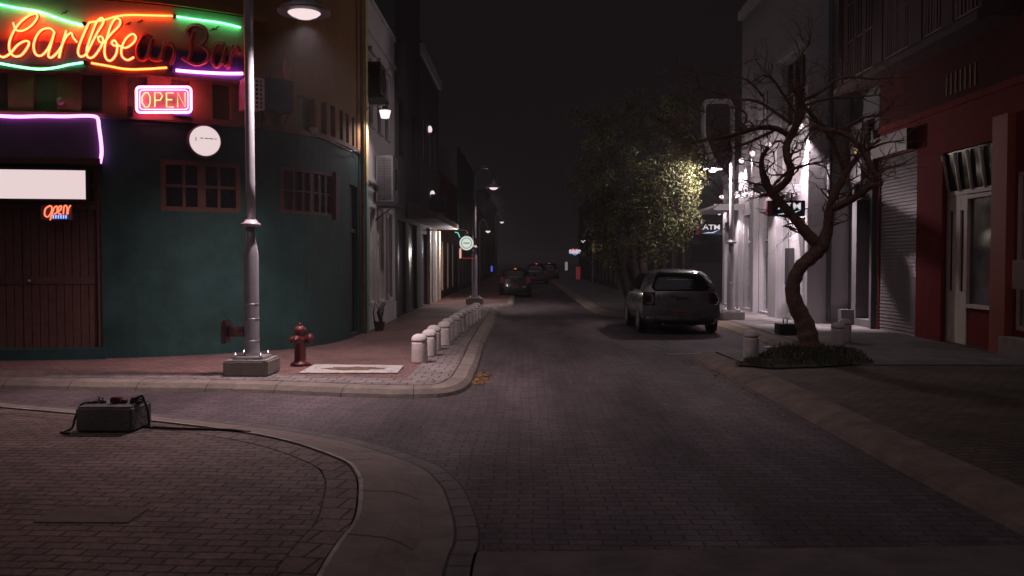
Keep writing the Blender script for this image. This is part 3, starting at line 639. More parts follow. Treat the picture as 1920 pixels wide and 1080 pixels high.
# small dome camera on the wall
p = W(*W.uv(708 / 4.5 + 440, 220 + 120 / 4.5, .08), .0)
bm = NB(); lathe(bm, [(.02, -.08), (.06, -.06), (.075, 0), (.075, .05), (.05, .06)], p + Vector((0, -.08, 0)), 16); tag(link('dome_camera', bm, mat('dull_white', (0.35, 0.3, 0.3), 0.5)), 'small round dome camera under the ochre louvres above the right window', 'camera')
p = W(*W.uv(118, 190, .03), .0); bm = NB(); lathe(bm, [(.06, 0), (.065, .03), (.04, .06), (.0, .07)], p, 16, Matrix.Rotation(R(90), 4, 'X')); tag(link('wall_bulb', bm, mat('dusty_globe', (0.4, 0.2, 0.12), 0.3)), 'small round unlit globe light between the louvres left of the OPEN sign', 'lamp')

# ------------------------------------------------------------------ generic street facades
LW = lambda y0, y1, x=-3.5: Wall([(x, y0), (x, y1)], 1)
RW = lambda y0, y1, x=7.9: Wall([(x, y0), (x, y1)], -1)
def block(root, W_, u0, u1, h, m, ops, depth=9, dep=0.15, mroof=None, name='wall', z0=0.0):
    """facade with openings plus side, back and roof faces behind it"""
    bm = NB(); wall_open(bm, W_, u0, u1, z0, h, ops, dep)
    a, b = W_(u0, 0, 0), W_(u1, 0, 0); c, d = W_(u1, 0, -depth), W_(u0, 0, -depth)
    for p, q in ((a, d), (b, c), (c, d)): quad(bm, [(p.x, p.y, z0), (q.x, q.y, z0), (q.x, q.y, h), (p.x, p.y, h)])
    o = link(name, bm, m, root)
    bm = NB(); box8(bm, [(p.x, p.y, z) for z in (h, h + .12) for p in (W_(u0, 0, .04), W_(u1, 0, .04), c, d)]); link('roof', bm, mroof or m, root)
    return o
# white building after the bar
S = LW(18.56, 22.9); wb = thing('white_building', 'white plastered two-storey building with tall narrow doors beside the bar', 'building', (-3.5, 20.7, .12))
Y = lambda y: y - 18.56
up = [(Y(a), Y(a) + .5, 4.75, 6.3) for a in (19.15, 20.25, 21.35)]; dn = [(Y(a), Y(a) + .62, 0.75, 2.85) for a in (19.0, 20.2, 21.5)]
block(wb, S, 0, 4.34, 7.5, M_white, up + dn)
for o in up: window(wb, S, *o, 2, 3, M_white, M_glass, .1, .05, .03, sill=.08)
for o in dn:
    window(wb, S, *o, 2, 2, M_cream, glassm('shop_glass', (0.05, 0.045, 0.05), .08), .1, .06, .03, sill=.06)
    bm = NB(); fbox(bm, S, o[0] - .1, o[1] + .1, o[3] + .02, o[3] + .12, .003, .07); fbox(bm, S, o[0] - .1, o[0] - .01, o[2], o[3] + .02, .003, .04); fbox(bm, S, o[1] + .01, o[1] + .1, o[2], o[3] + .02, .003, .04); link('door_surround', bm, M_white, wb)
for o in up:
    bm = NB(); fbox(bm, S, o[0] - .1, o[1] + .1, o[3] + .04, o[3] + .14, .003, .1); link('window_head', bm, M_white, wb)
for z_ in ((6.75, 6.85, .06), (3.45, 3.55, .05), (.1, .6, .03)):
    bm = NB(); fbox(bm, S, 0, 4.34, z_[0], z_[1], .003, z_[2]); link('string_course', bm, M_white, wb)
# wall lamp at the end of the bar
lp = thing('wall_lamp', 'lit white glass wall lamp on a curved arm between the bar and the white building', 'lamp', (-3.4, 18.35, 4.6))
h = AY(722, 214, 18.35)
bm = NB(); tube(bm, catmull([AY(684, 232, 18.3), AY(684, 218, 18.3), AY(689, 204, 18.32), AY(700, 199, 18.34), AY(722, 200, 18.35)], 5), .018, 8); link('arm', bm, M_steel, lp)
bm = NB(); lathe(bm, [(.085, -.085), (.10, -.03), (.125, .075), (.10, .078)], h, 20); link('glass_shade', bm, emis('lamp_glass', WHITE, 1.3), lp)
bm = NB(); lathe(bm, [(.07, .080), (.075, .13), (.05, .16)], h, 16); link('cap', bm, M_dark, lp)
lamp('wall_lamp_light', 'SPOT', h + Vector((0, 0, -.13)), 90, (1, .86, .86), .08, tgt=h + Vector((0, 0, -3)), spot=165, blend=.5)
# AC units on the white wall
def ac_side(root, x0, x1, y0, y1, z0, z1, body):
    bm = NB(); bbox(bm, x0, x1, y0, y1, z0, z1, .015); link('casing', bm, body, root)
    bm = NB(); n_ = 26
    for i in range(n_): z = z0 + .06 + (z1 - z0 - .12) * i / n_; box(bm, x0 + .04, x1 - .04, y0 - .014, y0 - .003, z, z + .012)
    box(bm, (x0 + x1) / 2 - .008, (x0 + x1) / 2 + .008, y0 - .022, y0 - .016, z0 + .05, z1 - .05); link('grille', bm, M_dark, root)
    bm = NB(); c_ = Vector((x1, (y0 + y1) / 2, (z0 + z1) / 2)); Mf = Matrix.Rotation(R(90), 4, 'Y'); lathe(bm, [(.26, 0), (.26, .02), (.24, .022), (.24, .006)], c_, 24, Mf); link('fan_grille', bm, M_dark, root)
acb = mat('ac_body', (0.17, 0.155, 0.165), 0.5)
a = thing('air_conditioner', 'tall louvred air conditioner on a shelf low on the white building', 'air conditioner', (-3.3, 20.1, 2.95), group='air conditioners on the white building')
ac_side(a, -3.46, -3.06, 19.75, 20.55, 3.03, 4.12, acb)
bm = NB(); box(bm, -3.5, -2.98, 19.65, 20.65, 2.94, 3.02); tube(bm, [(-3.47, 19.7, 2.6), (-3.05, 19.7, 2.93)], .015, 6); link('shelf', bm, M_dark, a)
bm = NB(); tube(bm, [(-3.42, 18.6, 3.4), (-3.42, 19.7, 3.4)], .03, 8); link('pipe', bm, M_steel, a)
a = thing('air_conditioner', 'dark air conditioner on a steel bracket high beside the drainpipe above the wall lamp', 'air conditioner', (-3.3, 18.8, 5.2), group='air conditioners on the white building')
ac_side(a, -3.48, -3.14, 18.62, 19.3, 5.27, 6.0, mat('ac_dark', (0.10, 0.085, 0.09), 0.5))
bm = NB(); box(bm, -3.5, -3.08, 18.55, 19.35, 5.20, 5.26); tube(bm, [(-3.47, 18.6, 5.8), (-3.12, 18.6, 5.23)], .015, 6); link('bracket', bm, M_dark, a)
# plant and pipe stand by the white wall
pl = thing('potted_plant', 'thin dark leafless plant standing by the white wall past the bar', 'plant', (-3.25, 18.9, .12))
bm = NB()
for k in range(7):
    p0 = Vector((-3.25 + random.uniform(-.1, .1), 18.9 + random.uniform(-.1, .1), .3)); tube(bm, [p0, p0 + Vector((random.uniform(-.08, .08), 0, .22)), p0 + Vector((random.uniform(-.12, .14), 0, .45))], [.02, .014, .006], 5)
link('stems', bm, M_dark, pl)
bm = NB(); lathe(bm, [(.09, 0), (.13, .2), (.14, .2), (.12, .19)], (-3.25, 18.9, .122), 14); link('pot', bm, M_concd, pl)

# dark building 2
S = LW(22.9, 28.4); b2 = thing('dark_building', 'tall dark building with rolled shutters beyond the white building', 'building', (-3.5, 25.6, .12))
ops2 = [(.5, 2.1, .15, 2.8), (2.7, 4.6, .15, 2.8)]; up2 = [(.8, 1.6, 4.6, 6.2), (3.4, 4.2, 4.6, 6.2)]
block(b2, S, 0, 5.5, 10.6, M_dgrey, ops2 + up2)
def rollsh(root, W_, o, m, dep=-.12, step=.075):
    bm = NB(); z = o[2]
    while z < o[3] - .01: 
        z1 = min(z + step - .008, o[3]); us = (o[0] + .01, o[1] - .01)
        box8(bm, [W_(us[0], z, dep), W_(us[1], z, dep), W_(us[1], z, dep + .035), W_(us[0], z, dep + .035), W_(us[0], z1, dep), W_(us[1], z1, dep), W_(us[1], z1, dep + .012), W_(us[0], z1, dep + .012)]); z += step
    fbox(bm, W_, o[0], o[1], o[2], o[3], dep - .03, dep - .004)
    return link('roller_shutter', bm, m, root)
for o in ops2: rollsh(b2, S, o, M_shut)
for o in up2: window(b2, S, *o, 2, 2, M_dgrey, M_glass)
# building 3: lit ground floor under an awning
S = LW(28.4, 34.6); b3 = thing('corner_shop', 'tall narrow shop with pale blue door lit beneath its awning past the dark building', 'building', (-3.5, 31.5, .12))
ops3 = [(.5, 1.9, .15, 2.6), (2.6, 3.7, .3, 2.7), (4.3, 5.0, .3, 2.7)]; up3 = [(.9, 1.6, 5.2, 6.6), (2.9, 3.6, 5.2, 6.6), (4.6, 5.3, 5.2, 6.6)]
block(b3, S, 0, 6.2, 8.9, M_grey, ops3 + up3)
bm = NB(); fbox(bm, S, 0, 6.2, 8.55, 8.88, .003, .12); link('cornice', bm, M_white, b3)
rollsh(b3, S, ops3[0], M_shut)
bm = NB(); fbox(bm, S, *ops3[1], -.12, -.06); link('door', bm, mat('pale_blue_paint', (0.32, 0.45, 0.60), 0.6), b3)
window(b3, S, *ops3[2], 1, 2, M_cream, M_glass)
for o in up3: window(b3, S, *o, 2, 2, M_white, M_glass)
bm = NB(); fbox(bm, S, 2.0, 2.5, .13, 2.85, .003, .10); fbox(bm, S, 3.75, 4.25, .13, 2.85, .003, .12); fbox(bm, S, 5.1, 5.7, .13, 2.85, .003, .12); link('pilaster', bm, M_cream, b3)
bm = NB(); box8(bm, [S(-3.2, 2.92, 0.02), S(5.6, 2.92, .02), S(5.6, 2.92, .85), S(-3.2, 2.92, .85), S(-3.2, 3.45, .02), S(5.6, 3.45, .02), S(5.6, 3.12, .85), S(-3.2, 3.12, .85)]); link('awning', bm, mat('awning_cloth', (0.13, 0.10, 0.10), 0.8), b3)
bm = NB(); bbox(bm, -3.45, -2.95, 31.0, 31.8, 3.5, 4.1, .02); lathe(bm, [(.22, 0), (.22, .03)], (-3.2, 30.99, 3.8), 20, Matrix.Rotation(R(90), 4, 'X')); tag(link('air_conditioner', bm, mat('ac_green', (0.07, 0.09, 0.09), 0.5)), 'dark round-fanned air conditioner standing on the awning of the shop', 'air conditioner')
for (px, py, y, s_, lb) in ((811, 365, 31.5, .10, 'small lit wall light just above the shop awning'), (806, 243, 30.9, .09, 'small lit wall light high on the shop wall')):
    p = AY(px, py, y); bm = NB(); lathe(bm, [(s_ * .7, -s_), (s_, 0), (s_ * .6, s_ * 1.2), (.02, s_ * 1.5)], p, 14); o = tag(link('wall_light', bm, M_lens), lb, 'lamp'); 
lamp('awning_light', 'POINT', (-2.6, 33.6, 2.6), 110, (1, .86, .74), .08)
lamp('awning_light', 'POINT', (-2.75, 31.6, 2.5), 22, (.9, .9, 1), .08)
# buildings farther down the left
x0 = 34.7
for i, (ln, h, m_, lb) in enumerate(((9, 5.2, M_brown, 'low brown building behind the round green sign'), (14, 7.5, M_dgrey, 'dark two-storey building far down the left side'), (18, 5.5, M_grey, 'low grey building farther down the left side'), (30, 8, M_dgrey, 'farthest dark building on the left of the street'))):
    S = LW(x0, x0 + ln, -3.5); q = thing('street_building', lb, 'building', (-3.5, x0 + ln / 2, .12)); oo = []
    u = .8
    while u < ln - 2: oo.append((u, u + 1.3, .4, 2.5)); (oo.append((u + .1, u + 1.1, 3.6, 4.8)) if h > 6 else None); u += 2.6
    block(q, S, 0, ln, h, m_, oo)
    for o in oo: window(q, S, *o, 2, 2, M_pinkf if i % 2 else M_cream, M_glass)
    x0 += ln + .1

# ------------------------------------------------------------------ right side: red shop building
S = RW(12.9, 19.25); Y = lambda y: y - 12.9
rb = thing('red_shop_building', 'red and brown shop building with roller shutter and recessed doorway on the right', 'building', (7.9, 16, .135))
sh = (Y(17.4), Y(19.2), .135, 3.9); en = (Y(14.4), Y(16.35), .135, 3.70); wn = (Y(12.98), Y(13.9), .55, 3.1)
block(rb, S, 0, 6.35, 4.5, M_red, [sh, (en[0], en[1], en[2], en[3]), wn], depth=8, dep=.06, name='lower_wall')
bm = NB(); wall_open(bm, S, 0, 6.35, 4.63, 9.5, [], .1); a, b = S(0, 0, 0), S(0, 0, -8); quad(bm, [(a.x, a.y, 4.63), (b.x, b.y, 4.63), (b.x, b.y, 9.5), (a.x, a.y, 9.5)]); link('upper_wall', bm, M_brown, rb)
rollsh(rb, S, sh, M_shut, -.05)
bm = NB(); fbox(bm, S, sh[0] + .0, sh[1], 3.92, 4.35, .003, .22); link('shutter_box', bm, mat('shutter_box', (0.09, 0.06, 0.06), 0.5, .2), rb)
# recessed entrance: side cheeks, back plane at x=8.5
RB = Wall([(8.05, 12.9), (8.05, 19.25)], -1)
bm = NB()
for (ya, yb) in ((14.4, 14.5), (16.35, 16.47)): quad(bm, [(7.9, ya, .135), (8.1, yb, .135), (8.1, yb, 3.7), (7.9, ya, 3.7)])
quad(bm, [(7.9, 14.4, 3.70), (7.9, 16.35, 3.70), (8.1, 16.47, 3.70), (8.1, 14.5, 3.70)])
fbox(bm, RB, Y(14.5), Y(15.64), .135, .80, -.05, .0)
link('entrance_wall', bm, M_red, rb)
dr = (Y(15.66), Y(16.46), .14, 2.88)
for k in range(2):
    a = dr[0] + (dr[1] - dr[0]) / 2 * k; b = a + (dr[1] - dr[0]) / 2 - .01
    bm = NB(); fbox(bm, RB, a, a + .13, dr[2], dr[3], -.04, .02); fbox(bm, RB, b - .13, b, dr[2], dr[3], -.04, .02); fbox(bm, RB, a + .12, b - .12, dr[2], 1.1, -.04, .018); fbox(bm, RB, a + .12, b - .12, 2.6, dr[3], -.04, .018)
    o = link('door', bm, M_cream, rb); bm = NB(); fbox(bm, RB, a + .12, b - .12, 1.1, 2.6, -.03, -.01); link('pane', bm, M_glass, o)
window(rb, RB, Y(14.5), Y(15.64), .82, 2.86, 1, 1, M_cream, mat('painted_reflection', (0.11, 0.105, 0.11), .12, 0, .7, 1.6, 0, .8), .0, .07)  # mottled pale pane colour stands in for reflections
bm = NB(); fbox(bm, RB, Y(14.5), Y(16.46), 2.885, 2.97, -.04, .03)
for k in range(5):
    f_ = .04 + k * .23; tube(bm, [(8.02, 14.52 + 1.90 * f_, 2.95), (7.91, 14.42 + 1.90 * f_ + .12, 3.66)], .036, 4)
link('transom_frame', bm, M_cream, rb)
bm = NB(); quad(bm, [(8.05, 14.5, 2.95), (8.05, 16.46, 2.95), (7.95, 16.35, 3.69), (7.95, 14.4, 3.69)]); link('sloping_pane', bm, M_glass, rb)
bm = NB(); fbox(bm, S, Y(13.93), Y(14.38), .135, 4.05, .003, .14); link('pillar', bm, mat('orange_red_paint', (0.36, 0.09, 0.06), 0.65, 0, 0.12, 3, 0.15, 0.3, dirt=.2), rb)
bm = NB(); fbox(bm, S, Y(12.9), Y(13.9), .135, .45, .003, .25); link('step', bm, M_conc, rb)
window(rb, S, *wn, 2, 1, M_cream, M_glass, .1, .07, .04, bars=7)
bm = NB(); t = NB(); fbox(t, S, Y(13.15), Y(13.55), 1.22, 1.68, .02, .25); bmesh.ops.bevel(t, geom=t.edges[:], offset=.015, segments=2, affect='EDGES'); merge(bm, t); tube(bm, [(7.78, 13.35, 1.22), (7.78, 13.35, .3)], .02, 6); tag(link('meter_box', bm, M_hyd), 'red metal utility box on the barred window of the red building', 'utility box')
# upper bay with barred windows
B = Wall([(7.3, 13.9), (7.3, 20.2)], -1)
bm = NB(); wins = [(.12, .95, 5.75, 8.4), (1.35, 2.1, 5.75, 8.4), (2.65, 3.85, 5.75, 8.4), (4.35, 6.05, 5.75, 8.4)]
wall_open(bm, B, 0, 6.3, 5.6, 9.5, wins, .12)
quad(bm, [(7.3, 13.9, 5.6), (7.9, 13.9, 5.6), (7.9, 13.9, 9.5), (7.3, 13.9, 9.5)]); quad(bm, [(7.3, 20.2, 5.6), (7.9, 20.2, 5.6), (7.9, 20.2, 9.5), (7.3, 20.2, 9.5)]); quad(bm, [(7.3, 13.9, 5.6), (7.9, 13.9, 5.6), (7.9, 20.2, 5.6), (7.3, 20.2, 5.6)])
fbox(bm, B, -.05, 6.3, 5.52, 5.66, .003, .10); link('bay', bm, mat('bay_plaster', (0.075, 0.038, 0.038), .75, dirt=.2), rb)
for o in wins: window(rb, B, *o, 2 if o[1] - o[0] < 1 else 3, 3, M_pinkf, M_glass, .1, .05, .025, bars=6 if o[1] - o[0] < 1 else 11)
# faded painted lettering patch on the brown wall
bm = NB()
for k in range(7): fbox(bm, S, Y(16.2) - k * .17, Y(16.2) - k * .17 + .05, 4.75, 5.15, .003, .012)
link('faded_lettering', bm, mat('faded_letters', (0.26, 0.14, 0.07), .8), rb)

# grey recessed building between red shop and bank
S = RW(19.27, 21.0); gb = thing('grey_building', 'narrow grey building with dark recessed doorway between the red shop and the bank', 'building', (7.9, 20.1, .135))
og = [(.35, 1.25, .3, 3.1)]
block(gb, S, 0, 1.73, 9.6, M_grey, og, 8, .35)
bm = NB(); fbox(bm, S, *og[0], -.35, -.3); link('door', bm, mat('dark_door', (0.05, 0.03, 0.03)), gb)
bm = NB(); fbox(bm, S, .1, .22, .135, 4.6, .003, .10); fbox(bm, S, 1.35, 1.6, .135, .5, .003, .30); link('pilaster', bm, M_grey, gb)
sp = thing('steel_sign_box', 'shiny stainless steel sign panel reflecting the street lamp above the grey doorway', 'sign', (7.6, 20.2, 3.6))
bm = NB(); t = NB(); fbox(t, S, .45, 1.45, 3.45, 4.85, .03, .22); bmesh.ops.bevel(t, geom=t.edges[:], offset=.02, segments=2, affect='EDGES'); merge(bm, t); link('panel', bm, mat('brushed_steel', (0.6, 0.58, 0.58), 0.22, 1.0, 0.06, 3, 0.12, 0.5), sp)
bm = NB(); quad(bm, [S(.5, 4.35, .235), S(.95, 4.35, .235), S(.72, 4.0, .235)]); link('yellow_triangle', bm, mat('yellow_print', (0.6, 0.55, 0.12), .4), sp)

# ------------------------------------------------------------------ bank
S = Wall([(6.9, 21.0), (6.9, 27.5)], -1); Y = lambda y: y - 21.0
bk = thing('bank_building', 'tall white bank building with lit glass shopfront, wall lights and slatted canopies', 'building', (6.9, 24.3, .135))
M_bank = mat('bank_wall', (0.44, 0.41, 0.43), 0.6, 0, 0.08, 2, 0.1, 0.35, dirt=.12)
ob = [(Y(21.2), Y(21.85), .2, 2.75), (Y(22.45), Y(23.05), .2, 3.1), (Y(23.95), Y(25.3), .2, 3.1), (Y(25.8), Y(27.1), .2, 3.1)]
ou = [(Y(21.3), Y(23.2), 5.15, 6.95), (Y(24.5), Y(25.6), 5.15, 6.7), (Y(26.2), Y(27.0), 5.15, 6.7)]
block(bk, S, 0, 6.5, 9.6, M_bank, ob + ou, 9, .25)
M_shop = glassm('shopfront_glass', (0.05, 0.05, 0.06), .04, .7)
for i, o in enumerate(ob): 
    wd = window(bk, S, *o, 1 if i < 2 else 2, 1, mat('aluminium', (0.5, 0.48, 0.5), .35, .4), M_shop, .2, .06, .05, name='shop_door' if i in (0, 2) else 'shop_window')
    bm = NB(); fbox(bm, S, o[0] + .06, o[1] - .06, 2.25, 2.31, -.19, -.14); link('transom_bar', bm, mat('aluminium', (0.5, 0.48, 0.5)), wd)
    if i in (0, 2): bm = NB(); tube(bm, [S(o[0] + .2, 1.05, -.08), S(o[0] + .2, 1.35, -.08)], .02, 6); link('handle', bm, M_steel, wd)
for o in ou: window(bk, S, *o, 3, 2, M_white, M_glass, .15, .06, .03, sill=.08)
bm = NB()
for a, b in ((23.1, 23.85), (25.38, 25.72), (27.15, 27.5)): fbox(bm, S, Y(a), Y(b), .135, 4.7, .003, .16)
link('pilaster', bm, M_bank, bk)
bm = NB(); fbox(bm, S, Y(21.3), Y(23.2), 6.98, 7.1, .003, .16); fbox(bm, S, 0, 6.5, 9.3, 9.55, .003, .15); link('cornice', bm, M_white, bk)
bm = NB(); tube(bm, [(7.4, 20.94, .2), (7.4, 20.94, 8)], .06, 8); link('downpipe', bm, M_dgrey, bk)
bm = NB(); fbox(bm, S, Y(22.02), Y(22.35), 1.05, 2.0, .003, .14); tag(link('deposit_box', bm, M_dark), 'dark wall-mounted box on the lit bank wall beside the door', 'mailbox')
S2 = Wall([(6.9, 27.5), (6.9, 30.0)], -1)
an = thing('bank_annex', 'low glass-fronted end of the bank behind the right street lamp', 'building', (6.9, 28.7, .135))
oa = [(.2, 1.1, .2, 3.0), (1.3, 2.2, .2, 3.0)]
block(an, S2, 0, 2.5, 4.5, M_bank, oa, 9, .2)
for o in oa: window(an, S2, *o, 1, 2, mat('aluminium', (0.5, 0.48, 0.5)), M_shop, .15, .05)
def canopy(y0, y1, x0, z, label):
    c = thing('slatted_canopy', label, 'canopy', (6.9, (y0 + y1) / 2, z), group='slatted canopies on the bank')
    bm = NB(); n_ = 8
    for k in range(n_): yy = y0 + (y1 - y0 - .05) * k / (n_ - 1); box(bm, x0, 6.7, yy, yy + .05, z + .02, z + .10)
    for k in range(6): xx = x0 + .05 + (6.6 - x0) * k / 6; box(bm, xx, xx + .06, y0 - .02, y1 + .05, z - .05, z + .015)
    link('slats', bm, M_white, c)
    bm = NB(); box(bm, x0 - .03, 6.76, y0 - .09, y0 - .03, z - .06, z + .13);     link('front_beam', bm, M_white, c)
    for k in range(3):
        yy = y0 + (y1 - y0) * (k + .5) / 3; bm = NB(); lathe(bm, [(.03, -.035), (.05, -.02), (.05, 0)], (6.5, yy, z - .052), 14); link('added_downlight', bm, M_lens, c)
        lamp('canopy_fill_light', 'SPOT', (6.5, yy, z - .12), 125, (1, .86, .90), .04, tgt=(6.75, yy, z - 2), spot=100, blend=.8)  # downlights added to brighten the shopfront below the canopy
canopy(21.2, 23.2, 5.62, 3.42, 'white slatted canopy over the near bank door above the larger ATM sign')
canopy(26.6, 29.2, 5.85, 3.30, 'white slatted canopy at the far end of the bank behind the right lamp pole')
def atm(x0, x1, y, z0, z1, label, k=1.0):
    a = thing('atm_sign', label, 'sign', ((x0 + x1) / 2, y, z0), group='ATM signs on the bank')
    bm = NB(); bbox(bm, x0, x1, y, y + .14, z0, z1, .01); link('casing', bm, mat('navy_casing', (0.015, 0.018, 0.05), .35), a)
    bm = NB(); box(bm, x0 - .12, x0 - .004, y + .01, y + .13, z0, z1); link('end_cap', bm, mat('dark_red', (0.25, 0.03, 0.04), .5), a)
    h = z1 - z0; cx_ = (x0 + x1) / 2
    bm = text_bm('ATM', h * .58, .004); bm.transform(Matrix.Translation((cx_ + .02, y - .008, z0 + h * .62)) @ Matrix.Rotation(R(90), 4, 'X') @ Matrix.Diagonal((1.25, 1, 1, 1))); link('lettering', bm, emis('atm_letters', (.85, .78, .80), .8), a)
    bm = NB(); L = (x1 - x0) * .78; xs = cx_ - L / 2
    pts = [(0, .10), (.35, .22), (.55, .20), (1.0, .42), (.62, .12), (.42, .13)]
    f = [(xs + u * L, y - .006, z0 + v * h) for u, v in pts]; v1 = [bm.verts.new(p) for p in f]; v2 = [bm.verts.new((p[0], y - .001, p[2])) for p in f]
    bm.faces.new(v1); bm.faces.new(v2[::-1])
    for i in range(6): bm.faces.new((v1[i], v1[(i + 1) % 6], v2[(i + 1) % 6], v2[i]))
    link('swoosh', bm, emis('atm_swoosh', (.55, .75, .85), .8), a)
    bm = NB(); tube(bm, [(x1 - .02, y + .07, (z0 + z1) / 2), (6.9, y + .07, (z0 + z1) / 2)], .02, 6); link('bracket', bm, M_dark, a)
atm(6.02, 6.82, 20.95, 2.76, 3.14, 'ATM sign with white letters beside the bare tree trunk on the near bank wall')
p0, p1 = AY(1312, 440, 29.3), AY(1354, 418, 29.3)
atm(p0.x, p1.x, 29.3, p0.z, p1.z, 'ATM sign at the far end of the bank left of the lamp pole')
# wall lights on the bank
for i, (px, py, y, pw, lb) in enumerate(((1513, 236, 21.02, 26, 'lit globe wall light highest and rightmost of the five on the bank'), (1443, 272, 24.0, 26, 'lit globe wall light on the bank just right of the twisted tree branch'), (1413, 288, 25.7, 16, 'lit globe wall light on the bank, middle one of the five'), (1392, 301, 27.0, 14, 'lit globe wall light on the bank, second from the left of five'), (1356, 370, 29.7, 12, 'lowest lit globe wall light at the far left end of the bank'))):
    p = AY(px, py, y); p.x = min(p.x, 6.78) if i else 6.72
    r_ = .085 if i else .07
    t = thing('wall_light', lb, 'lamp', p, group='globe lights on the bank wall')
    bm = NB(); lathe(bm, [(.01, -r_), (r_ * .7, -r_ * .7), (r_, 0), (r_ * .7, r_ * .7), (.01, r_)], p, 16); link('globe', bm, emis('globe_glow', WHITE, 1.6), t)
    bm = NB(); tube(bm, [(p.x + r_ * .9, p.y, p.z), (6.92, p.y, p.z)], .02, 6); link('bracket', bm, M_dark, t)
    lamp('wall_light_source', 'SPOT', p + Vector((-.03, -.02, -r_ - .03)), pw * (75, 60, 34, 28, 14)[i], (1, .84, .90), .05, tgt=(p.x + .55, p.y + .0, p.z - 3), spot=64, blend=.9)
    lamp('wall_light_source', 'POINT', p + Vector((-.14, 0, .0)), pw * .06, (1, .84, .90), .05)
# beyond the bank on the right
x0 = 34
for i, (ln, h, m_, lb) in enumerate(((12, 4.2, M_dgrey, 'low dark building behind the leafy tree'), (14, 5.5, M_grey, 'grey building past the leafy tree on the right'), (20, 6.5, M_dgrey, 'farthest dark building on the right of the street'))):
    xf = 6.6 if i == 0 else 5.0; S = Wall([(xf, x0), (xf, x0 + ln)], -1); q = thing('street_building', lb, 'building', (xf, x0 + ln / 2, .135)); oo = []; u = .8
    while u < ln - 2: oo.append((u, u + 1.3, .5, 2.5)); u += 2.6
    block(q, S, 0, ln, h, m_, oo)
    for o in oo: window(q, S, *o, 2, 2, M_pinkf, M_glass)
    x0 += ln + .1

# ------------------------------------------------------------------ street lamps
def street_lamp(px, y, ztop, zl, dx, label, power, rad=.34, drop=False, lamp_dy=0.0, cone=100):
    b = AY(px, 500, y); x = b.x; z0 = .125
    t = thing('street_lamp', label, 'street lamp', (x, y, z0), group='tall street lamps')
    bm = NB(); bbox(bm, x - .30, x + .30, y - .30, y + .30, z0, z0 + .215, .02); link('plinth', bm, M_conc, t)
    bm = NB(); bbox(bm, x - .21, x + .21, y - .21, y + .21, z0 + .217, z0 + .25, .006); link('base_plate', bm, M_metal, t)
    for sx_ in (-1, 1):
        for sy_ in (-1, 1):
            bm = NB(); lathe(bm, [(.024, .25), (.024, .275), (.012, .277), (.012, .31)], (x + sx_ * .17, y + sy_ * .17, z0), 6); link('bolt', bm, M_steel, t)
    bm = NB(); lathe(bm, [(.115, .251), (.105, .30), (.10, .36), (.10, 1.60), (.085, 1.72), (.068, 1.80), (.068, 2.0)], (x, y, z0), 28)
    for zz in (.75, .95, .45): lathe(bm, [(.102, zz), (.104, zz + .006), (.102, zz + .012)], (x, y, z0), 28)
    link('lower_pole', bm, M_metal, t)
    bm = NB(); lathe(bm, [(.085, 2.0), (.125, 2.005), (.13, 2.03), (.13, 2.05), (.10, 2.06), (.075, 2.10)], (x, y, z0), 28); link('collar', bm, M_metal, t)
    H = Vector((x + dx, y + lamp_dy, zl))
    if drop:
        pts = [(x, y, 2.2), (x, y, ztop - .45), (x, y, ztop - .2), (x + dx * .12, y, ztop - .05), (x + dx * .3, y, ztop), (x + dx * 1.25, y, ztop), (x + dx * 1.45, y, ztop - .06), (x + dx * 1.52, y, ztop - .25), (x + dx * 1.5, y, ztop - .85), (x + dx * 1.35, y, ztop - 1.1), (x + dx, y, zl + .16)]
    else:
        pts = [(x, y, 2.2), (x, y, ztop - .5), (x + dx * .08, y, ztop - .2), (x + dx * .3, y, ztop), (x + dx * .7, y + lamp_dy, ztop), (x + dx * .95, y + lamp_dy, ztop - .2), (x + dx, y + lamp_dy, zl + .2)]
    bm = NB(); cp = catmull(pts, 5); tube(bm, [pts[0]] + cp[1:], [.066] + [.062] * (len(cp) - 1), 20); link('upper_pole', bm, mat('lit_tone_pole', (0.72, 0.69, 0.74), .35, .1, .08, 8, .03, .6) if drop else M_metal if y < 28 else mat('shade_tone_pole', (0.16, 0.145, 0.155), .45, .2, .1, 8, .05), t)  # hooked arm coloured as if lit, far lamp's arm as if unlit
    bm = NB(); lathe(bm, [(rad, -.02), (rad * 1.01, .0), (rad * .9, .04), (rad * .55, .08), (rad * .42, .14), (.09, .20), (.07, .26)], H, 28)
    link('lamp_shade', bm, mat('shade_grey', (0.30, 0.27, 0.29), .4, .2), t)
    bm = NB(); lathe(bm, [(.02, -.095), (rad * .3, -.085), (rad * .52, -.05), (rad * .62, -.021)], H, 24); link('lens', bm, M_lens, t)
    if cone > 170: lamp('street_lamp_light', 'POINT', H + Vector((0, 0, -.16)), power, (1.0, .84, .86), .06)
    else: lamp('street_lamp_light', 'SPOT', H + Vector((0, 0, -.14)), power, (1.0, .81, .84), .12, tgt=H + Vector((0, 0, -3)), spot=cone, blend=.75 if cone < 120 else .9)
    return t
L1 = street_lamp(471, 11.55, 6.2, 5.02, .75, 'tall grey street lamp in front of the bar on a concrete plinth', 1000, .35, cone=128)
bm = NB(); x, y = AY(471, 500, 11.55).x, 11.55
tube(bm, [(x - .09, y, .70), (x - .32, y, .70)], .075, 14); bbox(bm, x - .385, x - .32, y - .13, y + .13, .54, .86, .02); link('side_bracket', bm, mat('rusty_bracket', (0.20, 0.10, 0.10), .5, .2, .2, 9, .2), L1)
L2 = street_lamp(1371, 22.6, 5.85, 4.10, -.50, 'tall street lamp with lit-toned hooked arm right of the parked car', 260, .25, True, cone=174)
L3 = street_lamp(890, 30.5, 5.0, 4.30, .68, 'distant street lamp at the end of the bollard row by the round green sign', 300, .26, cone=110)

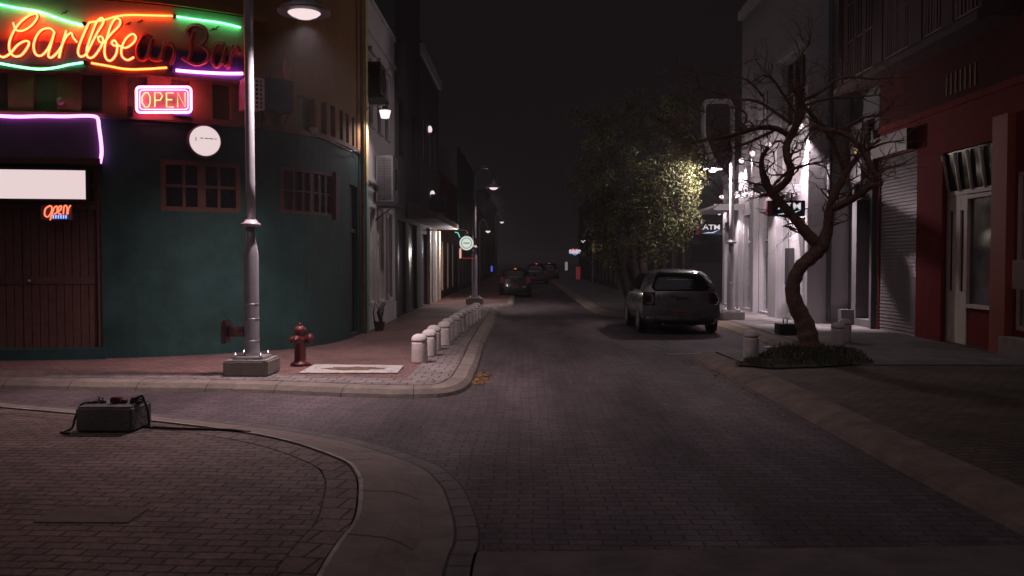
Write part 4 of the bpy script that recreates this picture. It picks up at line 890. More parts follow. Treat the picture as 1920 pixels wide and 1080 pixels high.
# hydrant
hx, hy = G(563, 686, .12).x, G(563, 686, .12).y
hd = thing('fire_hydrant', 'short red fire hydrant on the pavement right of the left street lamp', 'fire hydrant', (hx, hy, .122))
bm = NB(); lathe(bm, [(.15, .0), (.155, .03), (.15, .05), (.105, .06), (.095, .10), (.09, .40), (.10, .42), (.10, .45), (.09, .46), (.085, .55), (.10, .56), (.10, .60), (.075, .64), (.03, .66)], (hx, hy, .122), 24); link('barrel', bm, M_hyd, hd, smooth=False)
bm = NB(); lathe(bm, [(.03, .66), (.03, .70)], (hx, hy, .122), 5); link('operating_nut', bm, M_hyd, hd)
for ang, r_, L_, zz in ((12, .075, .17, .44), (-100, .06, .15, .44), (170, .05, .13, .42)):
    bm = NB(); Mn = Matrix.Rotation(R(ang), 4, 'Z') @ Matrix.Rotation(R(90), 4, 'Y'); lathe(bm, [(r_ * .8, .06), (r_ * .8, L_ * .75), (r_ * 1.15, L_ * .76), (r_ * 1.15, L_ + .0), (r_ * .9, L_ + .03), (.02, L_ + .035), (.02, L_ + .06)], (hx, hy, .122 + zz), 16, Mn); link('outlet_cap', bm, M_hyd, hd)

hd.scale = (.9, .9, .9)
# utility cover slab
cs = [P2(560, 700, .127), P2(745, 700, .127), P2(757, 686, .127), P2(590, 684, .127)]
bm = NB(); vv = [(p[0], p[1], .1245) for p in cs] + [(p[0], p[1], .136) for p in cs]; box8(bm, vv)
uc = thing('utility_cover', 'pale concrete utility cover with dirt on it set in the pavement by the hydrant', 'utility cover', (cs[0][0], cs[0][1], .124)); link('slab', bm, mat('pale_concrete', (0.5, 0.46, 0.44), .8, 0, .2, 6, .4, .3, dirt=.5), uc)
bm = NB(); c_ = [sum(p[i] for p in cs) / 4 for i in (0, 1)]
ring = [(c_[0] + .43 * math.cos(a / 24 * 6.283) * (1 + .15 * math.sin(a * 1.7)), c_[1] + .19 * math.sin(a / 24 * 6.283) * (1 + .2 * math.sin(a * 2.3)), .139) for a in range(24)]
bm.faces.new([bm.verts.new(p) for p in ring]); link('lid', bm, mat('dirt', (0.16, 0.10, 0.06), .95, 0, .5, 14, .4), uc)

# bollards
def bollard(x, y, z, label, group, proto=[]):
    if not proto:
        t = thing('bollard', '', 'bollard', (0, 0, 0)); 
        bm = NB(); lathe(bm, [(.115, 0), (.118, .02), (.113, .30), (.112, .33), (.104, .335), (.104, .345)], (0, 0, 0), 28); link('shaft', bm, mat('bollard_stone', (0.74, 0.66, 0.63), .8, 0, .16, 9, .5, .3, dirt=.35), t, world=False)
        bm = NB(); lathe(bm, [(.104, .346), (.116, .352), (.118, .37), (.108, .41), (.085, .44), (.05, .457), (.01, .46)], (0, 0, 0), 28); link('domed_cap', bm, mat('bollard_stone', (0.74, 0.66, 0.63)), t, world=False)
        proto.append(t)
    else: t = copy_tree(proto[0])
    t.location = (x, y, z); t.scale = (1.05, 1.05, .95); t.rotation_euler = (random.uniform(-.015, .015), random.uniform(-.015, .015), random.uniform(0, 6)); t['label'] = label; t['group'] = group
    return t
words = ['nearest', 'second', 'third', 'fourth', 'fifth', 'sixth', 'seventh', 'eighth', 'ninth', 'tenth', 'eleventh', 'twelfth']
p0 = G(787, 680, .12); p1 = G(893, 598, .12)
for i in range(12):
    k = i / 11; x = p0.x + (p1.x - p0.x) * k; y = p0.y + (p1.y - p0.y) * k
    bollard(x + (0, .02, -.03, .04, .0, .02, 0, 0, 0, 0, 0, 0)[i], y, .122, 'domed pale stone bollard, %s of the row along the left kerb' % words[i] if i < 11 else 'domed stone bollard at the far end of the left row by the distant lamp', 'bollards along the left kerb')
p = G(1408, 671, .13); bollard(p.x, p.y, .135, 'pale domed bollard at the kerb corner left of the bare tree', 'bollards by the bare tree')
p = G(1571, 650, .13); bollard(p.x, p.y, .135, 'pale domed bollard right of the bare tree at the grass edge', 'bollards by the bare tree')
p = G(1584, 641, .13); bollard(p.x, p.y, .135, 'dim domed bollard half hidden behind the one right of the bare tree', 'bollards by the bare tree')
# small dark bin-like post by the fourth bollard
p = G(841, 636, .12); bm = NB(); bbox(bm, p.x - .09, p.x + .09, p.y - .09, p.y + .09, .122, .37, .01); tag(link('marker_block', bm, M_dark), 'small dark square block standing before the left bollard row', 'block')

# concrete block with cables (left foreground)
b0 = G(140, 812, .1); bx0 = b0.x; by0 = b0.y + .01
cb = thing('lamp_footing', 'loose dark concrete footing with red cap and cables on the near left pavement', 'concrete block', (bx0 + .3, by0 + .3, .1))
bm = NB(); bbox(bm, bx0, bx0 + .52, by0, by0 + .42, .10, .335, .022, 3); link('block', bm, M_concd, cb)
bm = NB(); cx_, cy_ = bx0 + .25, by0 + .22
bbox(bm, cx_ - .02, cx_ + .07, cy_ - .04, cy_ + .04, .337, .395, .01); bbox(bm, cx_ + .07, cx_ + .13, cy_ - .03, cy_ + .03, .337, .37, .01); link('red_cap', bm, M_hyd, cb)
bm = NB()
for q in ((-.10, .0), (.17, .02), (.24, -.02), (-.16, .06)): lathe(bm, [(.03, .337), (.03, .36), (.014, .362), (.014, .39)], (cx_ + q[0], cy_ + q[1], 0), 6); link('bolt', bm, M_dark, cb); bm = NB()
bbox(bm, cx_ - .24, cx_ - .14, cy_ - .03, cy_ + .03, .337, .36, .008); link('fitting', bm, M_dark, cb); bm = NB(); bbox(bm, cx_ + .14, cx_ + .25, cy_ + .02, cy_ + .08, .337, .375, .008)
link('fitting', bm, M_dark, cb)
for pts in ([(cx_ + .18, cy_, .37), (cx_ + .28, cy_ - .05, .41), (bx0 + .52, by0 + .22, .40), (bx0 + .585, by0 + .18, .28), (bx0 + .61, by0 + .16, .15), (bx0 + .65, by0 + .12, .118)], [(cx_ - .18, cy_, .35), (bx0 + .0, cy_ - .1, .34), (bx0 - .06, by0 + .12, .22), (bx0 - .075, by0 + .08, .125), (bx0 - .12, by0 - .02, .11), (bx0 - .02, by0 - .07, .108)]):
    bm = NB(); tube(bm, catmull(pts, 6), .011, 8); link('cable', bm, M_blk, cb)
bm = NB(); tube(bm, catmull([(bx0 + .5, by0 + .25, .112), (bx0 + .9, by0 + .16, .112), (bx0 + 1.3, by0 + .12, .112), (bx0 + 1.6, by0 + .0, .112)], 6), .012, 7); link('cable', bm, M_blk, cb)  # dark strand stands in for the shadow line along the kerb
# sunken cover
mc = G(175, 968, .1)
bm = NB(); bbox(bm, mc.x - .30, mc.x + .28, mc.y - .14, mc.y + .16, .085, .106, .006); tag(link('inspection_cover', bm, mat('rusty_lid', (0.17, 0.12, 0.105), .8, 0, .3, 8, .4)), 'small rectangular inspection cover in the near left brick pavement', 'cover')
# footing behind the tree
q = G(1478, 628, .135); fb = thing('lamp_footing', 'dark footing block with two bolts behind the bare tree trunk', 'concrete block', (q.x, q.y + .2, .135))
bm = NB(); bbox(bm, q.x - .18, q.x + .2, q.y, q.y + .38, .137, .36, .015); link('block', bm, M_dark, fb)
bm = NB()
for dx_ in (-.06, .02): tube(bm, [(q.x + dx_, q.y + .15, .36), (q.x + dx_, q.y + .15, .46)], .012, 6)
link('bolts', bm, M_dark, fb)
q = G(1448, 651, .135); bm = NB(); tt = NB(); box(tt, -.16, .16, -.06, .06, .0, .012); merge(bm, tt, Matrix.Translation((q.x, q.y, .139)) @ Matrix.Rotation(.25, 4, 'Z')); tag(link('paper_scrap', bm, mat('paper', (0.6, 0.6, 0.62), .7)), 'flat white paper scrap on the ground left of the tree base', 'litter')

# ------------------------------------------------------------------ cars
def make_car(name, label, loc, body_col, L=4.25, w=.86, h=1.53, lit=False, group=None, rz=0.0):
    t = thing(name, label, 'car', loc, rz, group)
    paint = mat('paint_%s' % name + str(len(bpy.data.materials)), body_col, .28, .35, .04, 4, 0, .5, coat=.6)
    # profile rows: (z, half width, rear y, front y)
    rows = [(.22, .74, .10, L - .22), (.30, .82, .03, L - .05), (.42, .855, .0, L), (.56, .86, .01, L - .02), (.70, .86, .06, L - .08), (.84, .855, .09, L - .45), (.93, .84, .12, L - 1.0), (.98, .815, .14, L - 1.12), (1.10, .765, .20, L - 1.32), (1.25, .70, .29, L - 1.62), (min(1.36, h - .085), .63, .39, L - 1.9), (h - .055, .55, .52, L - 2.05), (h - .018, .40, .75, L - 2.2), (h, .20, 1.0, L - 2.35)]
    NA = 5; NS = 10; NF = 5
    def ringpts(z, hw, yr, yf):
        hw = hw * w / .86; out = []
        bulge = .07 if z < 1.3 else .04
        cr_ = .16 if z < 1.0 else .12
        # rear across, from +x to -x, then left side forward, front, right side back
        def rear(u): return yr - bulge * (1 - u * u) + .10 * abs(u) ** 6
        for i in range(NA * 2 + 1): u = 1 - i / NA; out.append((u * (hw - .03), rear(u), z))
        for i in range(1, NS): k = i / NS; y = yr + .10 + (yf - yr - .25) * k; ww = hw * (1 - .07 * max(0, (k - .7) / .3) ** 2); out.append((-ww, y, z))
        for i in range(NF * 2 + 1): u = -1 + i / NF; out.append((u * (hw * .9), yf - .22 * abs(u) ** 3, z))
        for i in range(NS - 1, 0, -1): k = i / NS; y = yr + .10 + (yf - yr - .25) * k; ww = hw * (1 - .07 * max(0, (k - .7) / .3) ** 2); out.append((ww, y, z))
        return out
    bm = NB(); rs_ = [[bm.verts.new(p) for p in ringpts(*r_)] for r_ in rows]
    n_ = len(rs_[0])
    for i in range(len(rs_) - 1):
        for k in range(n_): f = bm.faces.new((rs_[i][k], rs_[i][(k + 1) % n_], rs_[i + 1][(k + 1) % n_], rs_[i + 1][k])); f.smooth = True
    bm.faces.new(rs_[0][::-1]); bm.faces.new(rs_[-1])
    link('body', bm, paint, t, world=False, smooth=True)
    # helper: point on rear face at (u,z)
    def rp(u, z, off=.006):
        for i in range(len(rows) - 1):
            if rows[i][0] <= z <= rows[i + 1][0]:
                k = (z - rows[i][0]) / (rows[i + 1][0] - rows[i][0]); hw = rows[i][1] * (1 - k) + rows[i + 1][1] * k; yr = rows[i][2] * (1 - k) + rows[i + 1][2] * k; break
        hw *= w / .86; return Vector((u * (hw - .03), yr - .065 * (1 - u * u) + .10 * abs(u) ** 6 - off, z))
    def rpatch(nm, us, zs, m, off=.006, par=None, ux=lambda u, z: u, th=.006):
        bm = NB(); g_ = [[bm.verts.new(rp(ux(u, z), z, off)) for u in us] for z in zs]
        for i in range(len(zs) - 1):
            for j in range(len(us) - 1): f = bm.faces.new((g_[i][j], g_[i][j + 1], g_[i + 1][j + 1], g_[i + 1][j])); f.smooth = True
        bmesh.ops.solidify(bm, geom=bm.faces[:], thickness=th)
        return link(nm, bm, m, par or t, world=False)
    fr = lambda a, b, n: [a + (b - a) * i / n for i in range(n + 1)]
    gm = glassm('car_glass', (0.012, 0.012, 0.014), .05, .5)
    rw = rpatch('rear_window', fr(-.84, .84, 12), fr(.99, h - .07, 6), gm, .008, ux=lambda u, z: u * (1 - .35 * max(0, (1.08 - z) / .1) ** 2 * .5))
    rpatch('tailgate_handle', fr(-.16, .16, 4), fr(.80, .845, 2), M_blk, .012)
    rpatch('rear_badge', fr(-.30, -.20, 2), fr(.865, .885, 1), M_steel, .010)
    bm = NB()
    seam = [(-.62, .93), (-.60, .80), (-.52, .70), (-.44, .665), (0, .655), (.44, .665), (.52, .70), (.60, .80), (.62, .93)]
    tube(bm, [rp(a, b, .004) for a, b in seam], .006, 5); link('tailgate_seam', bm, M_blk, t, world=False)
    rpatch('plate_recess', fr(-.27, .27, 4), fr(.44, .585, 2), M_blk, .004)
    rpatch('number_plate', fr(-.235, .235, 4), fr(.455, .565, 2), mat('plate_red', (0.20, 0.07, 0.07), .5), .014)
    rpatch('bumper', fr(-.93, .93, 14), fr(.36, .415, 2), paint, .022)
    rpatch('diffuser', fr(-.86, .86, 14), fr(.23, .33, 2), M_blk, .012)
    tl = emis('tail_lit', (1, .05, .03), .02) if lit else mat('tail_red', (0.06, 0.012, 0.012), .15, 0, .1, 8, 0, .6)
    for s_ in (-1, 1):
        rpatch('tail_light', [s_ * v for v in (.70, .80, .90, .985)], fr(.68, .96, 4), tl, .012)
        bm = NB()
        # side windows
        def sp_(y, z, off=.006):
            for i in range(len(rows) - 1):
                if rows[i][0] <= z <= rows[i + 1][0]: k = (z - rows[i][0]) / (rows[i + 1][0] - rows[i][0]); hw = (rows[i][1] * (1 - k) + rows[i + 1][1] * k) * w / .86; break
            return Vector((s_ * (hw + off), y, z))
        for (ya, yb, yc, yd) in ((.75, 1.55, 1.55, .95), (1.62, 2.6, 2.15, 1.62)):
            zs = fr(1.0, min(1.36, h - .12), 3); g_ = [[bm.verts.new(sp_((ya * (1 - v) + yb * v) * (1 - k) + (yd * (1 - v) + yc * v) * k, z)) for v in (0, .5, 1)] for k, z in zip((0, .33, .67, 1), zs)]
            for i in range(3):
                for j in range(2): bm.faces.new((g_[i][j], g_[i][j + 1], g_[i + 1][j + 1], g_[i + 1][j]))
        bmesh.ops.solidify(bm, geom=bm.faces[:], thickness=.005); link('side_window', bm, gm, t, world=False)
        bm = NB(); bbox(bm, s_ * .90 - .08, s_ * .90 + .08, L - 1.75, L - 1.63, .93, 1.06, .03); link('mirror', bm, paint, t, world=False)
        for yy in (.72, L - .80):
            bm = NB(); Mw = Matrix.Rotation(R(90), 4, 'Y'); x_ = s_ * (w - .10)
            lathe(bm, [(.20, -.10), (.30, -.095), (.315, -.07), (.315, .07), (.30, .095), (.20, .10)], (x_, yy, .315), 28, Mw); wh = link('wheel', bm, M_blk, t, world=False)
            bm = NB(); lathe(bm, [(.195, -.104 * 1), (.195, .104)], (x_, yy, .315), 20, Mw); link('rim', bm, M_steel, wh, world=False)
            bm = NB(); tube(bm, [(s_ * (w * 1.0 - .012), yy + .35 * math.cos(a), .315 + .35 * math.sin(a)) for a in fr(0, math.pi, 14)], .022, 6); link('wheel_arch', bm, M_blk, t, world=False)
    bm = NB(); lathe(bm, [(.02, h - .0), (.008, h + .03), (.004, h + .09)], (0, 1.0, 0), 8); link('antenna', bm, M_blk, t, world=False)
    bm = NB(); tube(bm, [(-.42, .0, .25), (-.42, .25, .25)], .028, 8); link('exhaust', bm, M_steel, t, world=False)
    if lit: rpatch('brake_light', fr(-.12, .12, 2), fr(h - .06, h - .035, 1), emis('brake_lit', (1, .1, .05), 1.6), .02)
    return t
pc = G(1280, 626); make_car('parked_car', 'silver grey hatchback parked in the bay beside the right street lamp', (3.53, 19.25, 0), (0.13, 0.125, 0.135), w=.905, h=1.48, L=3.75)
make_car('distant_car', 'pale car with its brake light on ahead in the middle of the street', (AY(966, 500, 38.5).x, 38.5, 0), (0.03, 0.028, 0.03), w=.74, h=1.37, lit=True, group='cars far down the street')
make_car('distant_car', 'small far car with red tail lights beyond the pale car, left of the two', (AY(1006, 500, 62).x, 62, 0), (0.12, 0.11, 0.12), lit=True, group='cars far down the street')
make_car('distant_car', 'small far car with red tail lights, rightmost down the street', (AY(1030, 500, 74).x, 74, 0), (0.12, 0.11, 0.12), lit=True, group='cars far down the street')

# ------------------------------------------------------------------ round bar sign, small distant lights and signs
p = AY(875, 456, 29.2)
rg = thing('round_sign', 'round green and white lit bar sign hanging beside the distant street lamp', 'sign', p)
Mx = Matrix.Rotation(R(90), 4, 'X')
bm = NB(); lathe(bm, [(.245, -.06), (.25, .06), (.235, .065)], p, 32, Mx); link('casing', bm, M_dark, rg)
bm = NB(); lathe(bm, [(.24, .066), (.24, .074)], p, 32, Mx); link('face', bm, M_signw, rg)
bm = NB(); tube(bm, [p + Vector((.175 * math.cos(a / 24 * 6.2832), -.076, .175 * math.sin(a / 24 * 6.2832))) for a in range(25)], .022, 6); link('ring', bm, emis('sign_green', (.10, .62, .38), .8), rg)
bm = NB(); box(bm, p.x - .11, p.x + .11, p.y - .080, p.y - .075, p.z - .03, p.z + .03); link('band', bm, emis('sign_green', (.10, .62, .38), .8), rg)
bm = NB(); tube(bm, catmull([p + Vector((0, 0, .24)), p + Vector((-.02, 0, .42)), p + Vector((-.2, 0, .45))], 4) + [(-3.5, p.y, p.z + .45)], .02, 6); lathe(bm, [(.08, .25), (.06, .32), (.03, .40)], p, 10); link('bracket', bm, M_steel, rg)
q = AY(853, 438, 29.2); bm = NB(); tube(bm, [q + Vector((0, 0, .05)), q + Vector((.1, 0, .03)), q + Vector((.17, 0, -.13))], .018, 6); tag(link('neon_tube', bm, emis('neon_teal', (.2, .8, .6), .9)), 'short green neon tube up left of the round green sign', 'neon tube')
q = AY(863, 475, 29.3); bm = NB(); bbox(bm, q.x - .035, q.x + .035, q.y, q.y + .05, q.z - .17, q.z + .17, .01); tag(link('neon_strip', bm, emis('warm_strip', (1, .5, .38), .8)), 'small upright warm lit strip below left of the round green sign', 'sign')
q = AY(880, 484, 29.4); bm = NB(); bbox(bm, q.x - .26, q.x + .26, q.y, q.y + .04, q.z - .012, q.z + .012, .004); tag(link('red_strip', bm, emis('dim_red', (.35, .03, .03), .7)), 'thin dim red light strip under the round green sign', 'neon tube')
for px, py, y, s_, lb in ((915, 433, 60, .18, 'far white street light hanging left of the street centre'), (941, 416, 85, .20, 'farthest small white light above the street'), (1094, 451, 55, .17, 'far white street light right of the street before the leafy tree')):
    p = AY(px, py, y); t = thing('distant_lamp', lb, 'street lamp', (p.x - (.6 if px < 985 else -.6), y, .12), group='street lamps far down the street')
    bm = NB(); lathe(bm, [(.02, -s_ * .8), (s_ * .7, -s_ * .5), (s_, 0)], p, 16); link('lens', bm, M_lens, t)
    bm = NB(); lathe(bm, [(s_ * 1.1, .003), (s_ * .6, s_ * .6), (.05, s_ * .9)], p, 16); link('lamp_shade', bm, M_dark, t)
    e_ = -.6 if px < 985 else .6; bm = NB(); tube(bm, catmull([(p.x + e_, y, .12), (p.x + e_, y, 3.8), (p.x + e_, y, p.z + .5), (p.x + e_ * .5, y, p.z + .8), (p.x, y, p.z + .15)], 5), .06, 8); link('pole', bm, M_metal, t)
p = AY(1078, 472, 48)
t = thing('lit_sign', 'small white, red and blue lit sign on the far right side of the street', 'sign', p)
bm = NB(); bbox(bm, p.x - .32, p.x + .32, p.y, p.y + .1, p.z - .1, p.z + .12, .02); link('face', bm, emis('far_sign_white', (.8, .62, .68), .8), t)
bm = NB(); tube(bm, [p + Vector((-.33, -.03, 0)), p + Vector((0, -.03, -.18)), p + Vector((.33, -.03, 0))], .025, 6); link('blue_border', bm, emis('far_blue', (.25, .5, .9), .8), t)
bm = NB(); tube(bm, [p + Vector((-.2, -.03, .03)), p + Vector((-.1, -.03, .17)), p + Vector((0, -.03, .05)), p + Vector((.1, -.03, .16))], .03, 6); link('red_marks', bm, emis('far_red', (.9, .2, .2), .8), t)
bm = NB(); tube(bm, [(p.x + .3, p.y + .05, p.z), (5.0, p.y + .05, p.z)], .03, 6); link('bracket', bm, M_dark, t)
q = AY(1084, 512, 47); bm = NB(); bbox(bm, q.x - .12, q.x + .12, q.y, q.y + .08, q.z - .35, q.z + .35, .02); tag(link('red_light_panel', bm, emis('dim_red2', (.5, .03, .04), .18)), 'dim red lit panel below the small far sign', 'sign')
q = AY(1062, 499, 50); bm = NB(); bbox(bm, q.x - .08, q.x + .08, q.y, q.y + .08, q.z - .25, q.z + .25, .02); tag(link('pale_light_panel', bm, emis('dim_white', (.5, .45, .5), .35)), 'dim pale lit panel left of the dim red one', 'sign')
q = AY(922, 504, 55); bm = NB(); bbox(bm, q.x - .06, q.x + .06, q.y, q.y + .06, q.z - .18, q.z + .18, .01); tag(link('blue_light', bm, emis('small_blue', (.08, .12, .8), .8)), 'tiny blue light far down the left side', 'lamp')
q = AY(1028, 505, 90); bm = NB(); bbox(bm, q.x - .35, q.x + .35, q.y, q.y + .1, q.z - .2, q.z + .05, .02); tag(link('shop_light', bm, emis('far_pale', (.4, .38, .42), .5)), 'faint pale lit shopfront at the far end of the street', 'sign')
q = AY(1113, 462, 44); bm = NB(); bbox(bm, q.x - .07, q.x + .07, q.y, q.y + .08, q.z - .3, q.z + .3, .02); tag(link('amber_light', bm, emis('amber', (.45, .24, .06), .18)), 'dim amber light seen through the leafy tree', 'lamp')

# ------------------------------------------------------------------ trees
def branch_rec(bm, p, d, L, r, depth, spread=.75, droop=0.0):
    pts = [p]; rr_ = [r]; n_ = 4
    for i in range(n_):
        d = (d + Vector((random.gauss(0, .28), random.gauss(0, .28), random.gauss(0, .22) - droop))).normalized()
        p = p + d * L / n_; pts.append(p); rr_.append(r * (1 - .5 * (i + 1) / n_))
    tube(bm, catmull(pts, 2), [rr_[0] + (rr_[-1] - rr_[0]) * i / (2 * n_) for i in range(2 * n_ + 1)], 5 if r < .02 else 7, cap=False)
    if depth == 0: return
    for k in range(random.choice((2, 2, 3))):
        dd = (d + Vector((random.gauss(0, spread), random.gauss(0, spread), random.gauss(0.05, spread * .8)))).normalized()
        branch_rec(bm, pts[random.choice((2, 3, 4, 4))], dd, L * random.uniform(.6, .9), rr_[-1] * random.uniform(.6, .95), depth - 1, spread, droop)
TB = G(1515, 652, .14); TY = TB.y + .1
bt = thing('bare_tree', 'bare twisted leafless tree growing from the grass patch on the right', 'tree', (TB.x, TY, .12))
M_bark = mat('bark', (0.27, 0.17, 0.13), .9, 0, .35, 14, .9, .2, dirt=.4)
def tp(px, py, dy=0.0): return AY(px, py, TY + dy)
from mathutils import noise
def rough_bark(bm, a):
    for v in bm.verts:
        q = v.co; n_ = noise.noise_vector(Vector((q.x * 7, q.y * 7, q.z * 3))) + noise.noise_vector(q * 22) * .45
        v.co = q + n_ * a
def limb(bm, pts, rs_, seg=14):
    P_ = [tp(*q) for q in pts]; c_ = catmull(P_, 6); N_ = len(c_) - 1
    rr_ = []
    for i in range(N_ + 1):
        t_ = i / N_ * (len(rs_) - 1); a_ = int(min(t_, len(rs_) - 2)); rr_.append(.86 * (rs_[a_] + (rs_[a_ + 1] - rs_[a_]) * (t_ - a_)) * (1 + .06 * math.sin(i * 1.7)))
    tube(bm, c_, rr_, seg); return P_
bm = NB()
limb(bm, [(1518, 668), (1516, 640), (1508, 605), (1492, 570), (1486, 535), (1500, 502), (1525, 478), (1540, 462)], [.25, .22, .19, .16, .14, .145, .15, .155], 20)
for a in (-.19, .2): limb(bm, [(1516 + a * 160, 668), (1515 + a * 70, 645), (1512, 618)], [.08, .09, .06], 10)
rough_bark(bm, .022)
link('trunk', bm, M_bark, bt, smooth=True)
bl = [
 ([(1540, 465), (1515, 440), (1492, 412), (1468, 385), (1445, 360), (1432, 330), (1428, 300), (1440, 275)], [.14, .12, .10, .09, .085, .07, .05, .035]),
 ([(1445, 362, 0), (1470, 345, -.1), (1482, 320, -.1), (1474, 285, -.1), (1482, 255, 0), (1500, 225, .1), (1503, 190, .1), (1492, 150, .2)], [.075, .075, .075, .075, .07, .055, .045, .025]),
 ([(1540, 465), (1552, 430), (1555, 400), (1562, 370), (1580, 335), (1600, 305), (1625, 280), (1650, 262)], [.14, .11, .10, .085, .075, .055, .04, .03]),
 ([(1558, 392, 0), (1585, 380, -.15), (1615, 362, -.3), (1636, 340, -.35), (1630, 305, -.3), (1612, 275, -.2), (1590, 255, -.1), (1560, 245, 0), (1520, 240, .1)], [.09, .08, .075, .07, .06, .06, .055, .05, .04]),
 ([(1590, 318, 0), (1570, 290, .1), (1555, 255, .2), (1530, 225, .2), (1505, 195, .2), (1488, 165, .3)], [.06, .055, .05, .05, .04, .03]),
 ([(1482, 255, 0), (1450, 240, -.2), (1420, 240, -.4), (1385, 250, -.5), (1350, 258, -.6), (1310, 265, -.7), (1280, 272, -.7)], [.06, .055, .05, .045, .035, .025, .012]),
 ([(1500, 225, .1), (1470, 180, 0), (1450, 150, -.1), (1430, 140, -.1)], [.035, .03, .022, .01]),
 ([(1452, 345, 0), (1480, 320, -.3), (1510, 310, -.4), (1548, 302, -.5)], [.03, .03, .025, .01]),
 ([(1503, 190, .1), (1540, 170, .2), (1580, 145, .3), (1640, 148, .4), (1690, 145, .5)], [.045, .04, .03, .022, .01]),
 ([(1505, 200, .1), (1550, 185, 0), (1600, 182, -.1), (1650, 178, -.1)], [.035, .03, .02, .01]),
 ([(1636, 340, -.35), (1660, 318, -.4), (1700, 305, -.5)], [.03, .02, .008]),
 ([(1625, 282, 0), (1660, 268, .1), (1700, 262, .2)], [.03, .02, .008]),
 ([(1482, 230, 0), (1460, 215, .3), (1420, 190, .4), (1380, 185, .5), (1330, 170, .5), (1290, 165, .5)], [.04, .035, .03, .02, .014, .008]),
 ([(1450, 245, -.2), (1415, 262, -.1), (1380, 275, 0), (1345, 285, .1), (1310, 290, .1)], [.035, .03, .022, .015, .008]),
 ([(1495, 200, .1), (1505, 150, .1), (1500, 110, .2), (1520, 80, .2)], [.03, .025, .018, .008]),
 ([(1585, 240, -.1), (1620, 220, -.1), (1650, 215, 0), (1680, 190, 0)], [.03, .025, .016, .008]),
]
nb = 0
for pts, rs_ in bl:
    bm = NB(); P_ = limb(bm, pts, rs_, 10)
    for i in range(2, len(P_)):
        for _ in range(4 if i < len(P_) - 1 else 5):
            d = (P_[i] - P_[i - 1]).normalized(); d = (d + Vector((random.gauss(-.1, .7), random.gauss(0, .7), random.gauss(.25, .6)))).normalized()
            r_ = max(.010, rs_[i] * .33); branch_rec(bm, P_[i - 1].lerp(P_[i], random.random()), d, random.uniform(.3, .55), min(r_, .022), 3 if random.random() < .35 else 2, .85)
    rough_bark(bm, .008); link('branch', bm, M_bark, bt, smooth=True)
# long twigs reaching left over the street lamp
bm = NB()
for pts in ([(1350, 258, -.6), (1330, 262, -.6), (1345, 300, -.7), (1325, 325, -.7), (1345, 350, -.7), (1355, 375, -.7)], [(1310, 265, -.7), (1290, 235, -.7), (1285, 215, -.7), (1262, 232, -.6), (1240, 236, -.6)], [(1385, 250, -.5), (1400, 215, -.5), (1360, 200, -.6), (1320, 210, -.6), (1300, 190, -.7), (1275, 150, -.7)], [(1430, 180, -.3), (1400, 150, -.4), (1350, 140, -.5), (1300, 135, -.6), (1270, 120, -.6)], [(1365, 255, -.5), (1372, 290, -.5), (1362, 320, -.5), (1380, 345, -.5)]):
    P_ = limb(bm, pts, [.022, .016, .006], 6)
    for i in range(1, len(P_)):
        for _ in range(3): branch_rec(bm, P_[i], Vector((random.gauss(-.3, .7), random.gauss(0, .5), random.gauss(0, .7))).normalized(), .3, .008, 1, .9)
for _ in range(70):
    px_, py_ = random.uniform(1290, 1640), random.uniform(110, 290)
    if random.random() < .5: px_, py_ = random.gauss(1410, 50), random.gauss(250, 30)
    branch_rec(bm, AY(px_, py_, TY + random.uniform(-.6, .5)), Vector((random.gauss(-.2, .8), random.gauss(0, .5), random.gauss(.1, .6))).normalized(), random.uniform(.25, .5), random.uniform(.006, .012), 2, .9)
link('twigs', bm, M_bark, bt)

# leafy tree behind the parked car
lx, ly = AY(1200, 560, 25.0).x, 25.0
lt = thing('leafy_tree', 'dense leafy tree lit by the street lamp behind the parked car', 'tree', (lx, ly, .12))
bm = NB()
for pts, rs_ in (([(lx - .1, ly, .0), (lx - .05, ly, .9), (lx - .25, ly, 1.7), (lx - .3, ly - .1, 2.6), (lx - .5, ly, 3.6)], [.26, .2, .17, .14, .09]), ([(lx + .05, ly + .1, .0), (lx + .12, ly, .9), (lx + .02, ly, 1.6), (lx + .15, ly, 2.4), (lx + .5, ly, 3.4)], [.2, .17, .15, .13, .08]), ([(lx - .15, ly, .2), (lx - .4, ly, .9), (lx - .7, ly, 1.9), (lx - 1.1, ly, 2.9)], [.15, .13, .10, .06])):
    c_ = catmull(pts, 5); n_ = len(c_) - 1; tube(bm, c_, [rs_[min(int(i / n_ * (len(rs_) - 1)), len(rs_) - 1)] for i in range(n_ + 1)], 12)
link('trunk', bm, mat('pale_bark', (0.13, 0.10, 0.09), .9, 0, .3, 9, .8, .2), lt, smooth=True)
bm = NB()
for k in range(26): branch_rec(bm, Vector((lx + random.uniform(-.8, .5), ly + random.uniform(-.4, .4), random.uniform(2.6, 3.4))), Vector((random.gauss(0, .7), random.gauss(0, .6), random.uniform(.3, 1))).normalized(), 1.0, .035, 2, .6)
link('branch', bm, mat('pale_bark', (0.13, 0.10, 0.09)), lt)
bm = NB()
def clump(bm, c, rad, n, s, mi):
    for _ in range(n):
        v = Vector((random.gauss(0, 1), random.gauss(0, 1), random.gauss(0, 1))); v = v.normalized() * rad * random.random() ** .45
        p = c + Vector((v.x, v.y, v.z * .8)); a = Vector((random.gauss(0, 1), random.gauss(0, 1), random.gauss(0, .6))).normalized(); b_ = a.orthogonal().normalized(); b_.rotate(Matrix.Rotation(random.uniform(0, 6.28), 3, a)); q = s * random.uniform(.6, 1.3); c2 = a.cross(b_)
        f = quad(bm, [p - b_ * q, p - c2 * q * .42, p + b_ * q, p + c2 * q * .42]); f.material_index = mi if random.random() < .75 else random.randrange(3)
def env(px): return 0
cl = []
